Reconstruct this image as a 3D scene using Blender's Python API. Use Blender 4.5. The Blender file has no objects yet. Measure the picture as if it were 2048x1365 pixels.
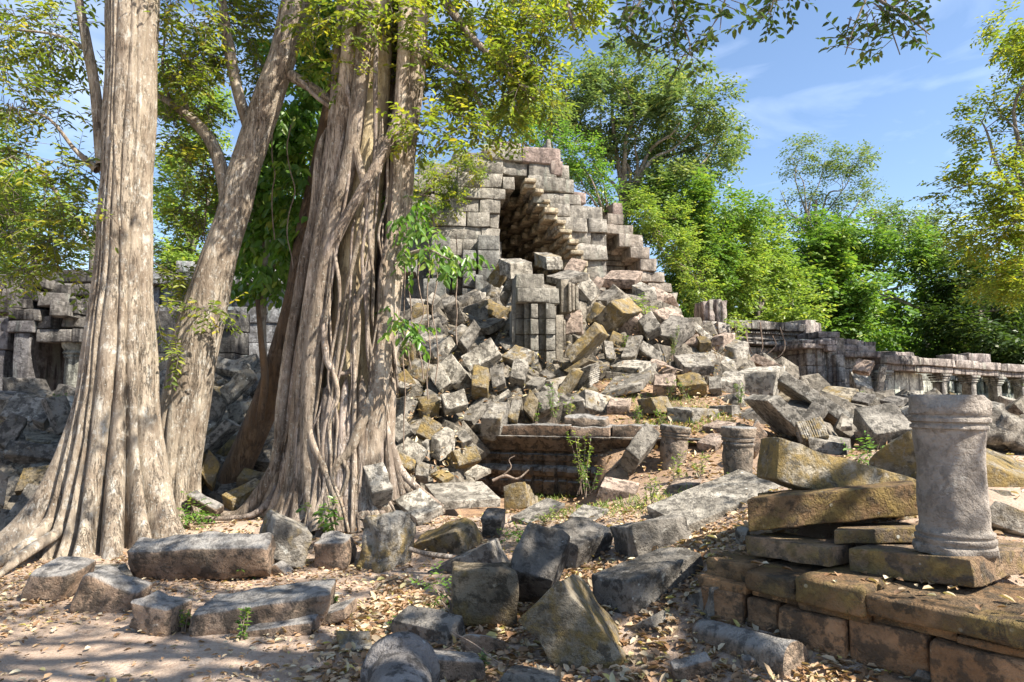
import bpy, math, random
import numpy as np
from math import radians, sin, cos, pi
random.seed(7); RNG = np.random.default_rng(7)
scene = bpy.context.scene
COL = scene.collection
# ---------------------------------------------------------------- camera
F = 1365.0; PITCH = math.atan(117.5 / F); EYE = np.array([0, 0, 1.6])
cam = bpy.data.cameras.new("camera"); camo = bpy.data.objects.new("camera", cam); COL.objects.link(camo)
cam.sensor_width = 36.0; cam.lens = F / 2048 * 36; cam.clip_end = 3000; cam.clip_start = 0.05
camo.location = tuple(EYE); camo.rotation_euler = (pi / 2 + PITCH, 0, 0); scene.camera = camo
# ---------------------------------------------------------------- light
SUN_EL = radians(49); SUN_AZ = radians(116)      # azimuth clockwise from +Y: from the right, behind the camera
w = bpy.data.worlds.new("World"); scene.world = w; w.use_nodes = True
nt = w.node_tree; nt.nodes.clear()
sky = nt.nodes.new("ShaderNodeTexSky"); sky.sky_type = 'NISHITA'; sky.sun_disc = False
sky.sun_elevation = SUN_EL; sky.sun_rotation = SUN_AZ; sky.air_density = 1.0; sky.dust_density = 0.6; sky.ozone_density = 2.6
tcs = nt.nodes.new("ShaderNodeTexCoord"); mps = nt.nodes.new("ShaderNodeMapping")
mps.inputs['Scale'].default_value = (2.2, 2.2, 7.0); mps.inputs['Rotation'].default_value = (0.25, 0.35, 0.5)
nzs = nt.nodes.new("ShaderNodeTexNoise"); nzs.inputs['Scale'].default_value = 1.6; nzs.inputs['Detail'].default_value = 7; nzs.inputs['Distortion'].default_value = 0.8
rps = nt.nodes.new("ShaderNodeValToRGB"); rps.color_ramp.elements[0].position = 0.50; rps.color_ramp.elements[1].position = 0.80
rps.color_ramp.elements[1].color = (0.42, 0.42, 0.42, 1)
mxs = nt.nodes.new("ShaderNodeMix"); mxs.data_type = 'RGBA'; mxs.inputs[7].default_value = (6.4, 7.2, 8.6, 1)
bgs = nt.nodes.new("ShaderNodeBackground"); bgs.inputs['Strength'].default_value = 0.092
outs = nt.nodes.new("ShaderNodeOutputWorld")
L = nt.links.new
L(tcs.outputs['Generated'], mps.inputs['Vector']); L(mps.outputs['Vector'], nzs.inputs['Vector']); L(nzs.outputs['Fac'], rps.inputs['Fac'])
L(rps.outputs['Color'], mxs.inputs[0]); L(sky.outputs['Color'], mxs.inputs[6]); L(mxs.outputs[2], bgs.inputs['Color']); L(bgs.outputs[0], outs.inputs[0])
sl = bpy.data.lights.new("sun", 'SUN'); sl.energy = 5.0; sl.angle = radians(0.53); sl.color = (1.0, 0.93, 0.82)
so = bpy.data.objects.new("sun", sl); COL.objects.link(so)
SUNV = np.array([sin(SUN_AZ) * cos(SUN_EL), cos(SUN_AZ) * cos(SUN_EL), sin(SUN_EL)])
import mathutils
so.rotation_euler = mathutils.Vector(tuple(SUNV)).to_track_quat('Z', 'Y').to_euler()
scene.view_settings.view_transform = 'Standard'; scene.view_settings.look = 'None'
scene.view_settings.exposure = 1.40; scene.view_settings.gamma = 1.0; scene.view_settings.use_curve_mapping = False
scene.cycles.max_bounces = 6; scene.cycles.diffuse_bounces = 3; scene.cycles.transmission_bounces = 4; scene.cycles.use_denoising = True
# ---------------------------------------------------------------- projection
FWD = np.array([0, cos(PITCH), sin(PITCH)]); UPV = np.array([0, -sin(PITCH), cos(PITCH)]); RT = np.array([1., 0, 0])
def ray(px, py):
    return RT * ((px - 1024) / F) + UPV * ((682.5 - py) / F) + FWD
def at(px, py, Y):                     # world point seen at a pixel, at world distance Y
    d = ray(px, py); return EYE + d * (Y / d[1])
def scr(P):
    P = np.atleast_2d(P) - EYE
    z = P @ FWD; return np.stack([1024 + F * (P @ RT) / z, 682.5 - F * (P @ UPV) / z], 1)
def mpp(Y): return Y / F               # metres per pixel
# ---------------------------------------------------------------- tagging
def tag(o, label=None, cat=None, group=None, kind=None):
    if label: o['label'] = label
    if cat: o['category'] = cat
    if group: o['group'] = group
    if kind: o['kind'] = kind
    return o
def empty(name, loc, label, cat, group=None):
    o = bpy.data.objects.new(name, None); COL.objects.link(o); o.location = tuple(loc); o.empty_display_size = 0.1
    return tag(o, label, cat, group)
def mesh_obj(name, V, Fc, mat, parent=None, smooth=True, origin=None, rnd=None, auto=None):
    V = np.asarray(V, float)
    pl = np.array(parent.location) if parent is not None else np.zeros(3)
    if parent is not None and parent.parent is not None: pl = pl + np.array(parent.parent.location)
    if origin is None:
        origin = V.mean(0) if parent is None else pl
    V = V - origin
    me = bpy.data.meshes.new(name)
    if isinstance(Fc, np.ndarray):
        k = Fc.shape[1]; n = len(Fc)
        me.vertices.add(len(V)); me.vertices.foreach_set('co', V.astype(np.float32).ravel())
        me.loops.add(n * k); me.loops.foreach_set('vertex_index', Fc.astype(np.int32).ravel())
        me.polygons.add(n); me.polygons.foreach_set('loop_start', np.arange(0, n * k, k, dtype=np.int32))
        me.update(calc_edges=True)
    else:
        me.from_pydata(V.tolist(), [], Fc)
    if smooth: me.polygons.foreach_set('use_smooth', np.ones(len(me.polygons), bool))
    if rnd is not None:
        a = me.attributes.new('rnd', 'FLOAT', 'FACE'); a.data.foreach_set('value', np.asarray(rnd, np.float32))
    me.materials.append(mat)
    if auto: me.set_sharp_from_angle(angle=auto)
    o = bpy.data.objects.new(name, me); COL.objects.link(o)
    if parent is not None:
        o.parent = parent; o.location = tuple(np.asarray(origin) - pl)
    else: o.location = tuple(origin)
    return o
class MB:                               # collects pieces that make one part
    def __init__(s): s.V = []; s.F = []; s.n = 0
    def add(s, V, Fc):
        s.V.append(np.asarray(V)); s.F.append(np.asarray(Fc) + s.n); s.n += len(V)
    def build(s, name, mat, parent=None, **k):
        return mesh_obj(name, np.concatenate(s.V), np.concatenate(s.F), mat, parent, **k)
# smooth pseudo noise
_W = [(RNG.normal(size=(14, 3)), RNG.uniform(0, 6.28, 14)) for _ in range(6)]
def noise(P, sc=1.0, oc=0, seed=0):
    k, ph = _W[oc % 6]
    return np.sin((P * sc + seed * 7.31) @ k.T * 1.5 + ph).sum(1) / 4.2
def fbm(P, sc=1.0, n=3, seed=0):
    r = 0; a = 1
    for i in range(n): r = r + a * noise(P, sc * 2 ** i, i, seed); a *= 0.5
    return r
# ---------------------------------------------------------------- materials
def newmat(name):
    m = bpy.data.materials.new(name); m.use_nodes = True; nt = m.node_tree; nt.nodes.clear()
    o = nt.nodes.new("ShaderNodeOutputMaterial"); return m, nt, o
class N:
    def __init__(s, nt): s.nt = nt
    def __call__(s, t, ins=None, **kw):
        n = s.nt.nodes.new(t)
        for k, v in kw.items(): setattr(n, k, v)
        for k, v in (ins or {}).items():
            if hasattr(v, 'links') or isinstance(v, bpy.types.NodeSocket): s.nt.links.new(v, n.inputs[k])
            else: n.inputs[k].default_value = v
        return n
    def noise(s, vec, scale, det=4, rough=0.55, dist=0.0):
        return s("ShaderNodeTexNoise", {'Vector': vec, 'Scale': scale, 'Detail': det, 'Roughness': rough, 'Distortion': dist}).outputs['Fac']
    def ramp(s, fac, a, b):
        return s("ShaderNodeMapRange", {0: fac, 1: a, 2: b, 3: 0.0, 4: 1.0}, interpolation_type='SMOOTHSTEP').outputs[0]
    def mix(s, f, a, b, mode='MIX'):
        n = s("ShaderNodeMix", data_type='RGBA', blend_type=mode)
        for i, v in ((0, f), (6, a), (7, b)):
            if isinstance(v, bpy.types.NodeSocket): s.nt.links.new(v, n.inputs[i])
            else: n.inputs[i].default_value = v
        return n.outputs[2]
    def math(s, op, a, b=0.0):
        n = s("ShaderNodeMath", operation=op)
        for i, v in ((0, a), (1, b)):
            if isinstance(v, bpy.types.NodeSocket): s.nt.links.new(v, n.inputs[i])
            else: n.inputs[i].default_value = v
        return n.outputs[0]
def rgb(r, g, b): return (r, g, b, 1)
def stone_mat(name, A, B, dark=0.35, streak=0.0, lichen=0.60, spot=(0.54, 0.54, 0.50), top=0.0, pat=1.0):
    m, nt, out = newmat(name); n = N(nt)
    oi = n("ShaderNodeObjectInfo"); tc = n("ShaderNodeTexCoord")
    off = n("ShaderNodeVectorMath", {0: tc.outputs['Object']}, operation='ADD')
    rv = n.math('MULTIPLY', oi.outputs['Random'], 37.0)
    cmb = n("ShaderNodeCombineXYZ", {0: rv, 1: rv, 2: rv}); nt.links.new(cmb.outputs[0], off.inputs[1]); P = off.outputs[0]
    n1 = n.noise(P, 2.2, 6, 0.65); n2 = n.noise(P, 9.0, 6, 0.7); n3 = n.noise(P, 40.0, 4, 0.7)
    c = n.mix(n.ramp(n1, 0.35, 0.65), A, B)
    c = n.mix(n.math('MULTIPLY', n.ramp(n2, 0.47, 0.58), 0.8 * pat), c, rgb(0.070, 0.064, 0.056))
    c = n.mix(n.math('MULTIPLY', n.ramp(n.noise(P, 1.1, 5, 0.7, 0.6), 0.50, 0.60), 0.55 * pat), c, rgb(0.085, 0.078, 0.068))          # black patina
    if streak:
        mp = n("ShaderNodeMapping", {'Vector': P, 'Scale': (3.0, 3.0, 0.45)}).outputs[0]
        c = n.mix(n.math('MULTIPLY', n.ramp(n.noise(mp, 1.8, 5, 0.6), 0.50, 0.62), streak), c, rgb(0.035, 0.034, 0.036))
        c = n.mix(n.math('MULTIPLY', n.ramp(n.noise(mp, 1.1, 4, 0.6), 0.56, 0.66), streak * 0.6), c, rgb(0.42, 0.46, 0.40))
    c = n.mix(n.ramp(n.noise(P, 5.0, 8, 0.75, 0.4), lichen, lichen + 0.10), c, rgb(*spot))            # pale lichen
    vor = n("ShaderNodeTexVoronoi", {'Vector': P, 'Scale': 9.0, 'Randomness': 1.0}).outputs['Distance']
    sp = n.math('MULTIPLY', n.ramp(vor, 0.13, 0.07), n.ramp(n.noise(P, 1.7, 2), 0.52, 0.62))
    c = n.mix(sp, c, rgb(0.62, 0.64, 0.60))
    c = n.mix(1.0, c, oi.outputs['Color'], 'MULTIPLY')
    mossn = n.math('ADD', n.noise(P, 1.7, 5, 0.65), n.math('SUBTRACT', oi.outputs['Alpha'], 0.5))
    mpat = n.ramp(n.noise(P, 6.5, 6, 0.75, 0.5), 0.40, 0.56)
    c = n.mix(n.math('MULTIPLY', n.math('MULTIPLY', n.ramp(mossn, 0.50, 0.66), mpat), 0.85), c, n.mix(n.ramp(n2, .3, .7), rgb(0.12, 0.09, 0.035), rgb(0.40, 0.28, 0.10)))
    c = n.mix(n.math('MULTIPLY', n.ramp(n3, 0.35, 0.75), 0.35), c, n.mix(0.5, c, rgb(0.02, 0.018, 0.015)))
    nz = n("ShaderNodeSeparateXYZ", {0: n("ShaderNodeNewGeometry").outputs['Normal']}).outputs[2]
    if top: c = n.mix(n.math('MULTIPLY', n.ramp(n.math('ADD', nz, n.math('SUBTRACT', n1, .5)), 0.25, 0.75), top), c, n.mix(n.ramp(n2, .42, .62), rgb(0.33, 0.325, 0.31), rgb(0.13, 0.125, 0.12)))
    bmp = n("ShaderNodeBump", {'Strength': 1.0, 'Distance': 0.06, 'Height': n.math('ADD', n.math('MULTIPLY', n2, 1.0), n.math('MULTIPLY', n3, 0.5))})
    b = n("ShaderNodeBsdfPrincipled", {'Base Color': c, 'Roughness': 0.9, 'Normal': bmp.outputs[0]}); b.inputs['Specular IOR Level'].default_value = 0.2
    nt.links.new(b.outputs[0], out.inputs[0]); return m
STONE = stone_mat("weathered_sandstone", rgb(0.25, 0.23, 0.20), rgb(0.45, 0.42, 0.37))
MASON = stone_mat("masonry_sandstone", rgb(0.24, 0.225, 0.20), rgb(0.42, 0.395, 0.355), streak=0.4, pat=0.6)
GALST = stone_mat("gallery_sandstone", rgb(0.20, 0.185, 0.175), rgb(0.44, 0.42, 0.39), streak=0.8, pat=0.7)
PLINTH = stone_mat("plinth_sandstone", rgb(0.20, 0.135, 0.085), rgb(0.38, 0.27, 0.18), lichen=0.68)
COLST = stone_mat("column_stone", rgb(0.27, 0.255, 0.235), rgb(0.42, 0.40, 0.37), pat=0.45)
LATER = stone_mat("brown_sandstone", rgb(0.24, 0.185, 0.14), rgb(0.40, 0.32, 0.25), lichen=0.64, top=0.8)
def bark_mat(name, A, B, blotch, amt, zs=0.25, bump=0.6, fleck=0.0):
    m, nt, out = newmat(name); n = N(nt)
    tc = n("ShaderNodeTexCoord").outputs['Object']
    mp = n("ShaderNodeMapping", {'Vector': tc, 'Scale': (1, 1, zs)}).outputs[0]
    mp2 = n("ShaderNodeMapping", {'Vector': tc, 'Scale': (1, 1, 0.6)}).outputs[0]
    n1 = n.noise(mp, 5, 6, 0.65); n2 = n.noise(mp, 26, 6, 0.75); n3 = n.noise(mp2, 9, 7, 0.75, 0.3)
    c = n.mix(n.ramp(n1, 0.3, 0.7), A, B)
    c = n.mix(n.math('MULTIPLY', n.ramp(n3, 0.53, 0.62), amt), c, blotch)
    c = n.mix(n.math('MULTIPLY', n.ramp(n.noise(mp2, 3.2, 6, 0.75), 0.47, 0.60), 0.55), c, rgb(0.15, 0.105, 0.07))
    c = n.mix(n.math('MULTIPLY', n.ramp(n2, 0.52, 0.64), 0.65), c, rgb(0.07, 0.052, 0.036))
    mp3 = n("ShaderNodeMapping", {'Vector': tc, 'Scale': (1, 1, 0.10)}).outputs[0]
    ck = n.math('ABSOLUTE', n.math('SUBTRACT', n.noise(mp3, 16, 5, 0.7, 0.3), 0.5)); ckr = n.math('MULTIPLY', n.ramp(ck, 0.022, 0.004), n.ramp(n.noise(mp2, 2.1, 3), .42, .55))
    c = n.mix(n.math('MULTIPLY', ckr, 0.5), c, rgb(0.05, 0.038, 0.028))
    if fleck: c = n.mix(n.math('MULTIPLY', n.ramp(n.noise(tc, 30, 4, 0.6), 0.60, 0.68), fleck), c, rgb(0.5, 0.5, 0.45))
    c = n.mix(1.0, c, n("ShaderNodeObjectInfo").outputs['Color'], 'MULTIPLY')
    bmp = n("ShaderNodeBump", {'Strength': bump, 'Distance': 0.035, 'Height': n.math('SUBTRACT', n.math('ADD', n1, n.math('MULTIPLY', n2, 0.9)), n.math('MULTIPLY', ckr, 0.5))})
    b = n("ShaderNodeBsdfPrincipled", {'Base Color': c, 'Roughness': 0.85, 'Normal': bmp.outputs[0]}); b.inputs['Specular IOR Level'].default_value = 0.25
    nt.links.new(b.outputs[0], out.inputs[0]); return m
BARK_PALE = bark_mat("pale_bark", rgb(0.25, 0.20, 0.15), rgb(0.43, 0.36, 0.275), rgb(0.60, 0.57, 0.50), 0.7, fleck=0.6, bump=1.0)
BARK_ROOT = bark_mat("fig_bark", rgb(0.20, 0.16, 0.125), rgb(0.43, 0.355, 0.29), rgb(0.57, 0.52, 0.46), 0.5, fleck=0.6, bump=1.0)
BARK_HOST = bark_mat("host_bark", rgb(0.42, 0.32, 0.17), rgb(0.58, 0.48, 0.30), rgb(0.62, 0.55, 0.4), 0.5)
BARK_BROWN = bark_mat("brown_bark", rgb(0.07, 0.045, 0.028), rgb(0.19, 0.115, 0.06), rgb(0.24, 0.16, 0.10), 0.5, bump=1.0)
BARK_GREY = bark_mat("grey_bark", rgb(0.13, 0.11, 0.09), rgb(0.26, 0.23, 0.19), rgb(0.36, 0.35, 0.31), 0.5)
VINE = bark_mat("vine_bark", rgb(0.22, 0.16, 0.12), rgb(0.38, 0.30, 0.24), rgb(0.45, 0.38, 0.3), 0.4)
def leaf_mat(name, stops, trans=0.45, rough=0.45, spec=0.35):
    m, nt, out = newmat(name); n = N(nt)
    a = n("ShaderNodeAttribute", attribute_name='rnd').outputs['Fac']
    r = n("ShaderNodeValToRGB", {'Fac': a}); cr = r.color_ramp
    cr.elements[0].position = stops[0][0]; cr.elements[0].color = rgb(*stops[0][1]); cr.elements[1].position = stops[-1][0]; cr.elements[1].color = rgb(*stops[-1][1])
    for p, c in stops[1:-1]: e = cr.elements.new(p); e.color = rgb(*c)
    c = r.outputs['Color']
    b = n("ShaderNodeBsdfPrincipled", {'Base Color': c, 'Roughness': rough}); b.inputs['Specular IOR Level'].default_value = spec
    ct = n.mix(1.0, c, rgb(1.25, 1.35, 0.55), 'MULTIPLY')
    t = n("ShaderNodeBsdfTranslucent", {'Color': ct})
    ms = n("ShaderNodeMixShader", {0: trans, 1: b.outputs[0], 2: t.outputs[0]})
    nt.links.new(ms.outputs[0], out.inputs[0]); return m
LF_OLIVE = leaf_mat("olive_leaves", [(0, (0.10, 0.15, 0.035)), (0.5, (0.20, 0.25, 0.045)), (0.85, (0.36, 0.35, 0.05)), (1, (0.52, 0.40, 0.06))], 0.5)
LF_DARK = leaf_mat("dark_leaves", [(0, (0.035, 0.065, 0.02)), (0.6, (0.065, 0.11, 0.03)), (1, (0.14, 0.17, 0.04))], 0.35)
LF_BRIGHT = leaf_mat("bright_leaves", [(0, (0.07, 0.15, 0.03)), (0.6, (0.14, 0.26, 0.05)), (1, (0.30, 0.36, 0.07))], 0.45, 0.35, 0.5)
LF_YELLOW = leaf_mat("yellow_green_leaves", [(0, (0.12, 0.19, 0.045)), (0.6, (0.23, 0.32, 0.08)), (1, (0.45, 0.45, 0.10))], 0.45)
LF_BLUE = leaf_mat("grey_green_leaves", [(0, (0.10, 0.155, 0.075)), (0.6, (0.19, 0.26, 0.12)), (1, (0.36, 0.36, 0.11))], 0.35)
LF_MID = leaf_mat("mid_green_leaves", [(0, (0.07, 0.14, 0.03)), (0.6, (0.15, 0.26, 0.055)), (1, (0.32, 0.37, 0.07))], 0.4)
LF_DRY = leaf_mat("dry_leaves", [(0, (0.16, 0.085, 0.04)), (0.4, (0.34, 0.21, 0.12)), (0.75, (0.48, 0.36, 0.23)), (0.93, (0.58, 0.50, 0.36)), (1, (0.42, 0.36, 0.07))], 0.15, 0.6, 0.3)
# ---------------------------------------------------------------- terrain
CP = []
def cpx(px, py, Y): CP.append(tuple(at(px, py, Y)))
for X in (-14, -9, -6, -3, 0, 3, 7):
    for Y in (-6, 0, 3): CP.append((X, Y, 0.0))
for X, Y in ((-9, 5), (-6, 5.5), (-3, 5.5), (0, 5), (1, 4.2), (-9, 7.2), (-6, 7.3), (-3, 7.4), (-1, 7.0), (0.3, 6.2), (2.2, 3.2), (3.5, 3.4), (5, 2)): CP.append((X, Y, 0.0))
for a in [(50,1050,8.8),(50,950,10),(50,850,12),(50,795,13.5),(280,1000,8.9),(280,900,10.3),(280,800,12.6),
          (450,1010,8.7),(450,900,10.5),(450,800,12.5),(450,725,14.5),(650,1010,8.9),(650,900,10.6),(650,760,13),
          (820,990,8.9),(820,880,10.5),(820,780,12),(820,700,13.5),(850,615,16),(940,985,9.4),(1060,985,9.6),(1150,985,9.4),(1000,1060,7.7),(1180,1060,7.2),
          (1020,842,11.4),(1020,780,12.2),(1040,720,13.5),(1060,640,15.5),(1090,580,17.5),
          (1200,1010,8.4),(1230,930,10),(1230,860,11.2),(1200,790,12.5),(1200,720,13.8),(1220,640,16),(1230,565,18.5),
          (1400,1075,6.8),(1400,960,8.7),(1400,880,10.3),(1400,800,12.3),(1400,740,14),(1390,665,17),(1350,610,19),
          (1480,1070,5.6),(1550,1000,6.8),(1550,850,11),(1550,760,14.5),(1540,722,17),(1750,900,8.5),(1750,835,12),(1700,805,18),
          (2000,1085,5),(2000,900,7.5),(2000,825,12),(2500,900,8),(2500,820,14)]: cpx(*a)
for p in [(-13,16,1.7),(-9,17,1.8),(-6,18,2.4),(-3,20,3.6),(0,22,4.6),(4,22,4.4),(8,20,2.4),(12,22,1.7),(-16,10,1.0),(-16,24,1.6),(-6,26,2.2),(2,28,3.0),(10,30,1.6),(20,28,1.5),(20,14,1.3),(20,4,0.6),(30,40,1.5),(-30,40,1.6),(0,45,1.6),(-30,5,0.3),(30,5,0.5),(0,-20,0),(-20,-20,0),(20,-20,0)]: CP.append(p)
CP = np.array(CP)
def _U(r2): return np.where(r2 > 1e-9, r2 * np.log(r2 + 1e-12), 0.0)
_d2 = ((CP[:, None, :2] - CP[None, :, :2]) ** 2).sum(-1)
_n = len(CP); _A = np.zeros((_n + 3, _n + 3)); _A[:_n, :_n] = _U(_d2) + np.eye(_n) * 0.15
_A[:_n, _n] = 1; _A[:_n, _n + 1:] = CP[:, :2]; _A[_n, :_n] = 1; _A[_n + 1:, :_n] = CP[:, :2].T
_c = np.linalg.solve(_A, np.concatenate([CP[:, 2], np.zeros(3)]))
def H(XY, rough=True):
    # rough=False: the surface the blocks rest on; rough=True: the earth itself, lower where blocks are piled
    XY = np.atleast_2d(np.asarray(XY, float)); X, Y = XY[:, 0], XY[:, 1]
    Xc = np.clip(X, -28, 28); Yc = np.clip(Y, -18, 42)
    z = np.empty(len(XY))
    for s in range(0, len(XY), 20000):
        q = np.stack([Xc[s:s + 20000], Yc[s:s + 20000]], 1)
        z[s:s + 20000] = _U(((q[:, None] - CP[None, :, :2]) ** 2).sum(-1)) @ _c[:_n] + _c[_n] + q @ _c[_n + 1:]
    pit = (X > -0.75) & (X < 1.25) & (Y < 11.3) & (Y > 9.2)
    z = np.where(pit, np.minimum(z, 0.33 + 0.05 * np.clip(Y - 10.3, 0, 1)), z)
    if rough:
        pxx = 1024 + F * X / np.maximum(Y, 1); sg = lambda v: 1 / (1 + np.exp(-np.clip(v, -30, 30)))
        soil = sg((pxx - 1170) / 25) * sg((1580 - pxx) / 30) * sg((13.4 - Y) / .4)
        z = z - 0.34 * sg((Y - 9.0) / .25) * (1 - soil) * sg((26 - Y) / 1.0)
        P = np.stack([X, Y, X * 0], 1)
        z = z + 0.022 * fbm(P, 1.3, 3) + np.where(Y > 8, 0.05, 0.0) * noise(P, 1.7, 2)
    return z
def hit(px, py, lo=2.5, hi=60):
    d = ray(px, py); t = np.concatenate([np.linspace(lo, 12, 400), np.linspace(12, hi, 500)])
    P = EYE + d * t[:, None]; g = P[:, 2] - H(P[:, :2], False)
    k = np.argmax(g < 0)
    return P[k] if g[k] < 0 else P[-1]
def grow(a, b, s0, far, r=1.16):
    v = list(np.arange(a, b, s0)); s = s0
    while v[-1] < far: s *= r; v.append(v[-1] + s)
    u = [v[0]]; s = s0
    while u[-1] > -far: s *= r; u.append(u[-1] - s)
    return np.array(u[:0:-1] + v)
gx = grow(-11, 11, 0.085, 900); gy = grow(2, 16, 0.085, 900)
GX, GY = np.meshgrid(gx, gy); gz = H(np.stack([GX.ravel(), GY.ravel()], 1))
nx, ny = len(gx), len(gy); ii = (np.arange(ny - 1)[:, None] * nx + np.arange(nx - 1)[None]).ravel()
m, nt, out = newmat("earth"); n = N(nt); tc = n("ShaderNodeTexCoord").outputs['Object']
a1 = n.noise(tc, 0.8, 6, 0.65); a2 = n.noise(tc, 7, 6, 0.7); a3 = n.noise(tc, 45, 4, 0.7)
c = n.mix(n.ramp(a1, 0.3, 0.7), rgb(0.32, 0.235, 0.175), rgb(0.45, 0.355, 0.28))
c = n.mix(n.math('MULTIPLY', n.ramp(a2, 0.5, 0.7), 0.55), c, rgb(0.21, 0.13, 0.085))
c = n.mix(n.math('MULTIPLY', n.ramp(n.noise(tc, 3, 5, 0.6), 0.58, 0.72), 0.6), c, rgb(0.53, 0.45, 0.38))
sx = n("ShaderNodeSeparateXYZ", {0: tc})
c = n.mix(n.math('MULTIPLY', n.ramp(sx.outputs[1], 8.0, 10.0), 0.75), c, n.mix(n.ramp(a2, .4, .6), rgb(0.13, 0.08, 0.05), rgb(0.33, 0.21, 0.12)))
c = n.mix(n.math('MULTIPLY', n.ramp(sx.outputs[1], 22, 30), 0.9), c, rgb(0.05, 0.065, 0.02))
c = n.mix(n.math('MULTIPLY', n.ramp(a3, 0.45, 0.7), 0.4), c, rgb(0.16, 0.10, 0.065))
bm = n("ShaderNodeBump", {'Strength': 1.0, 'Distance': 0.03, 'Height': n.math('ADD', a2, n.math('MULTIPLY', a3, 0.5))})
b = n("ShaderNodeBsdfPrincipled", {'Base Color': c, 'Roughness': 0.95, 'Normal': bm.outputs[0]}); b.inputs['Specular IOR Level'].default_value = 0.1
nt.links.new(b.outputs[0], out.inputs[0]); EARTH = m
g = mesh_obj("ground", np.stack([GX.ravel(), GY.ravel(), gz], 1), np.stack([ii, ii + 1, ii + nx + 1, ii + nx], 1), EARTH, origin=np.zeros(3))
tag(g, "reddish sandy earth strewn with dry leaves, rising under the rubble", "ground", kind="structure")
# ---------------------------------------------------------------- stone shapes
def lattice(n):
    n1, n2, n3 = n
    idx = -np.ones((n1 + 1, n2 + 1, n3 + 1), int)
    I, J, K = np.meshgrid(range(n1 + 1), range(n2 + 1), range(n3 + 1), indexing='ij')
    b = (I == 0) | (I == n1) | (J == 0) | (J == n2) | (K == 0) | (K == n3)
    idx[b] = np.arange(b.sum()); ijk = np.stack([I[b], J[b], K[b]], 1); Fc = []
    def q(A, flip):
        a, b_, c_, d = A[:-1, :-1].ravel(), A[1:, :-1].ravel(), A[1:, 1:].ravel(), A[:-1, 1:].ravel()
        Fc.append(np.stack([a, d, c_, b_] if flip else [a, b_, c_, d], 1))
    q(idx[0], True); q(idx[-1], False); q(idx[:, 0], False); q(idx[:, -1], True); q(idx[:, :, 0], True); q(idx[:, :, -1], False)
    return ijk, np.concatenate(Fc)
_lc = {}
def rbox(Ls, seg=0.09, r=0.03, rough=0.012, chips=2, seed=0, nmax=12, nmin=4, chipd=(0.08, 0.25)):
    """rounded worn stone of size Ls about the origin"""
    seed = int(abs(seed)); rg = np.random.default_rng(seed); Ls = np.asarray(Ls, float)
    n = tuple(int(np.clip(round(l / seg), nmin, nmax)) for l in Ls)
    if n not in _lc: _lc[n] = lattice(n)
    ijk, Fc = _lc[n]; r = min(r, 0.3 * Ls.min()); p = np.empty((len(ijk), 3))
    for k in range(3):
        b = r / Ls[k]; t = np.concatenate([[0], [b * 0.45], np.linspace(b, 1 - b, n[k] - 3), [1 - b * 0.45], [1]]) if n[k] >= 4 else np.linspace(0, 1, n[k] + 1)
        p[:, k] = (t[ijk[:, k]] - 0.5) * Ls[k]
    inner = np.clip(p, -(Ls / 2 - r), Ls / 2 - r); d = p - inner; ln = np.linalg.norm(d, axis=1); 
    p = inner + d / np.maximum(ln, 1e-9)[:, None] * np.minimum(ln, r)[:, None]
    md = Ls.min()
    for c in range(chips):                      # broken corners and edges
        s = rg.choice([-1, 1], 3).astype(float)
        nrm = s * rg.uniform(0.15, 1, 3); 
        if rg.random() < 0.5: nrm[rg.integers(3)] *= 0.05
        nrm /= np.linalg.norm(nrm); sup = (np.abs(nrm) * Ls / 2).sum(); off = sup - rg.uniform(*chipd) * md
        e = p @ nrm - off; wob = 0.03 * md * noise(p / md, 5.0, 1, seed + c); e = e + wob
        p = p - np.maximum(e, 0)[:, None] * nrm
    if rough:
        dr = p / (np.linalg.norm(p / Ls, axis=1)[:, None] + 1e-9) / Ls; dr /= np.linalg.norm(dr, axis=1)[:, None] + 1e-9
        p = p + dr * (rough * (0.8 * noise(p, 2.3, 0, seed) + 0.55 * noise(p, 6.0, 1, seed) + 0.5 * noise(p, 13.0, 2, seed) + .3 * noise(p, 26, 3, seed)))[:, None]
    return p, Fc
def solve(P, Y):
    """depths of the three far corners that make the sketched edges square"""
    p0 = P[0]; base = at(*p0, Y)
    dirs = [at(*q, Y) - base for q in P[1:]]
    rr = [ray(*q) for q in P[1:]]; rr = [r / r[1] for r in rr]
    L2 = max(np.linalg.norm(d) for d in dirs)
    best = None; lo = np.zeros(3); hi = np.full(3, 1.6 * L2); kk_ = int(np.argmax([np.linalg.norm(d) for d in dirs])); hi[kk_] = 0.75 * L2; cap = hi.copy()
    for it in range(4):
        g = [np.linspace(lo[i], hi[i], 11) for i in range(3)]
        W = np.stack(np.meshgrid(*g, indexing='ij'), -1).reshape(-1, 3)
        E = [dirs[i][None] + W[:, i:i + 1] * rr[i][None] for i in range(3)]
        Ln = [np.linalg.norm(e, axis=1) for e in E]
        cost = 0
        for i, j in ((0, 1), (0, 2), (1, 2)): cost = cost + ((E[i] * E[j]).sum(1) / (Ln[i] * Ln[j] + 1e-6)) ** 2
        cost = cost + 0.03 * (W ** 2).sum(1) / L2 ** 2
        mn = np.minimum(np.minimum(Ln[0], Ln[1]), Ln[2]); cost = cost + 1.2 * np.maximum(0, 0.42 * L2 - mn) ** 2 / L2 ** 2
        k = np.argmin(cost); best = W[k]; st = (hi - lo) / 10; lo = np.maximum(best - st, 0); hi = np.minimum(best + st, cap)
    return base, [dirs[i] + best[i] * rr[i] for i in range(3)]
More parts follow.
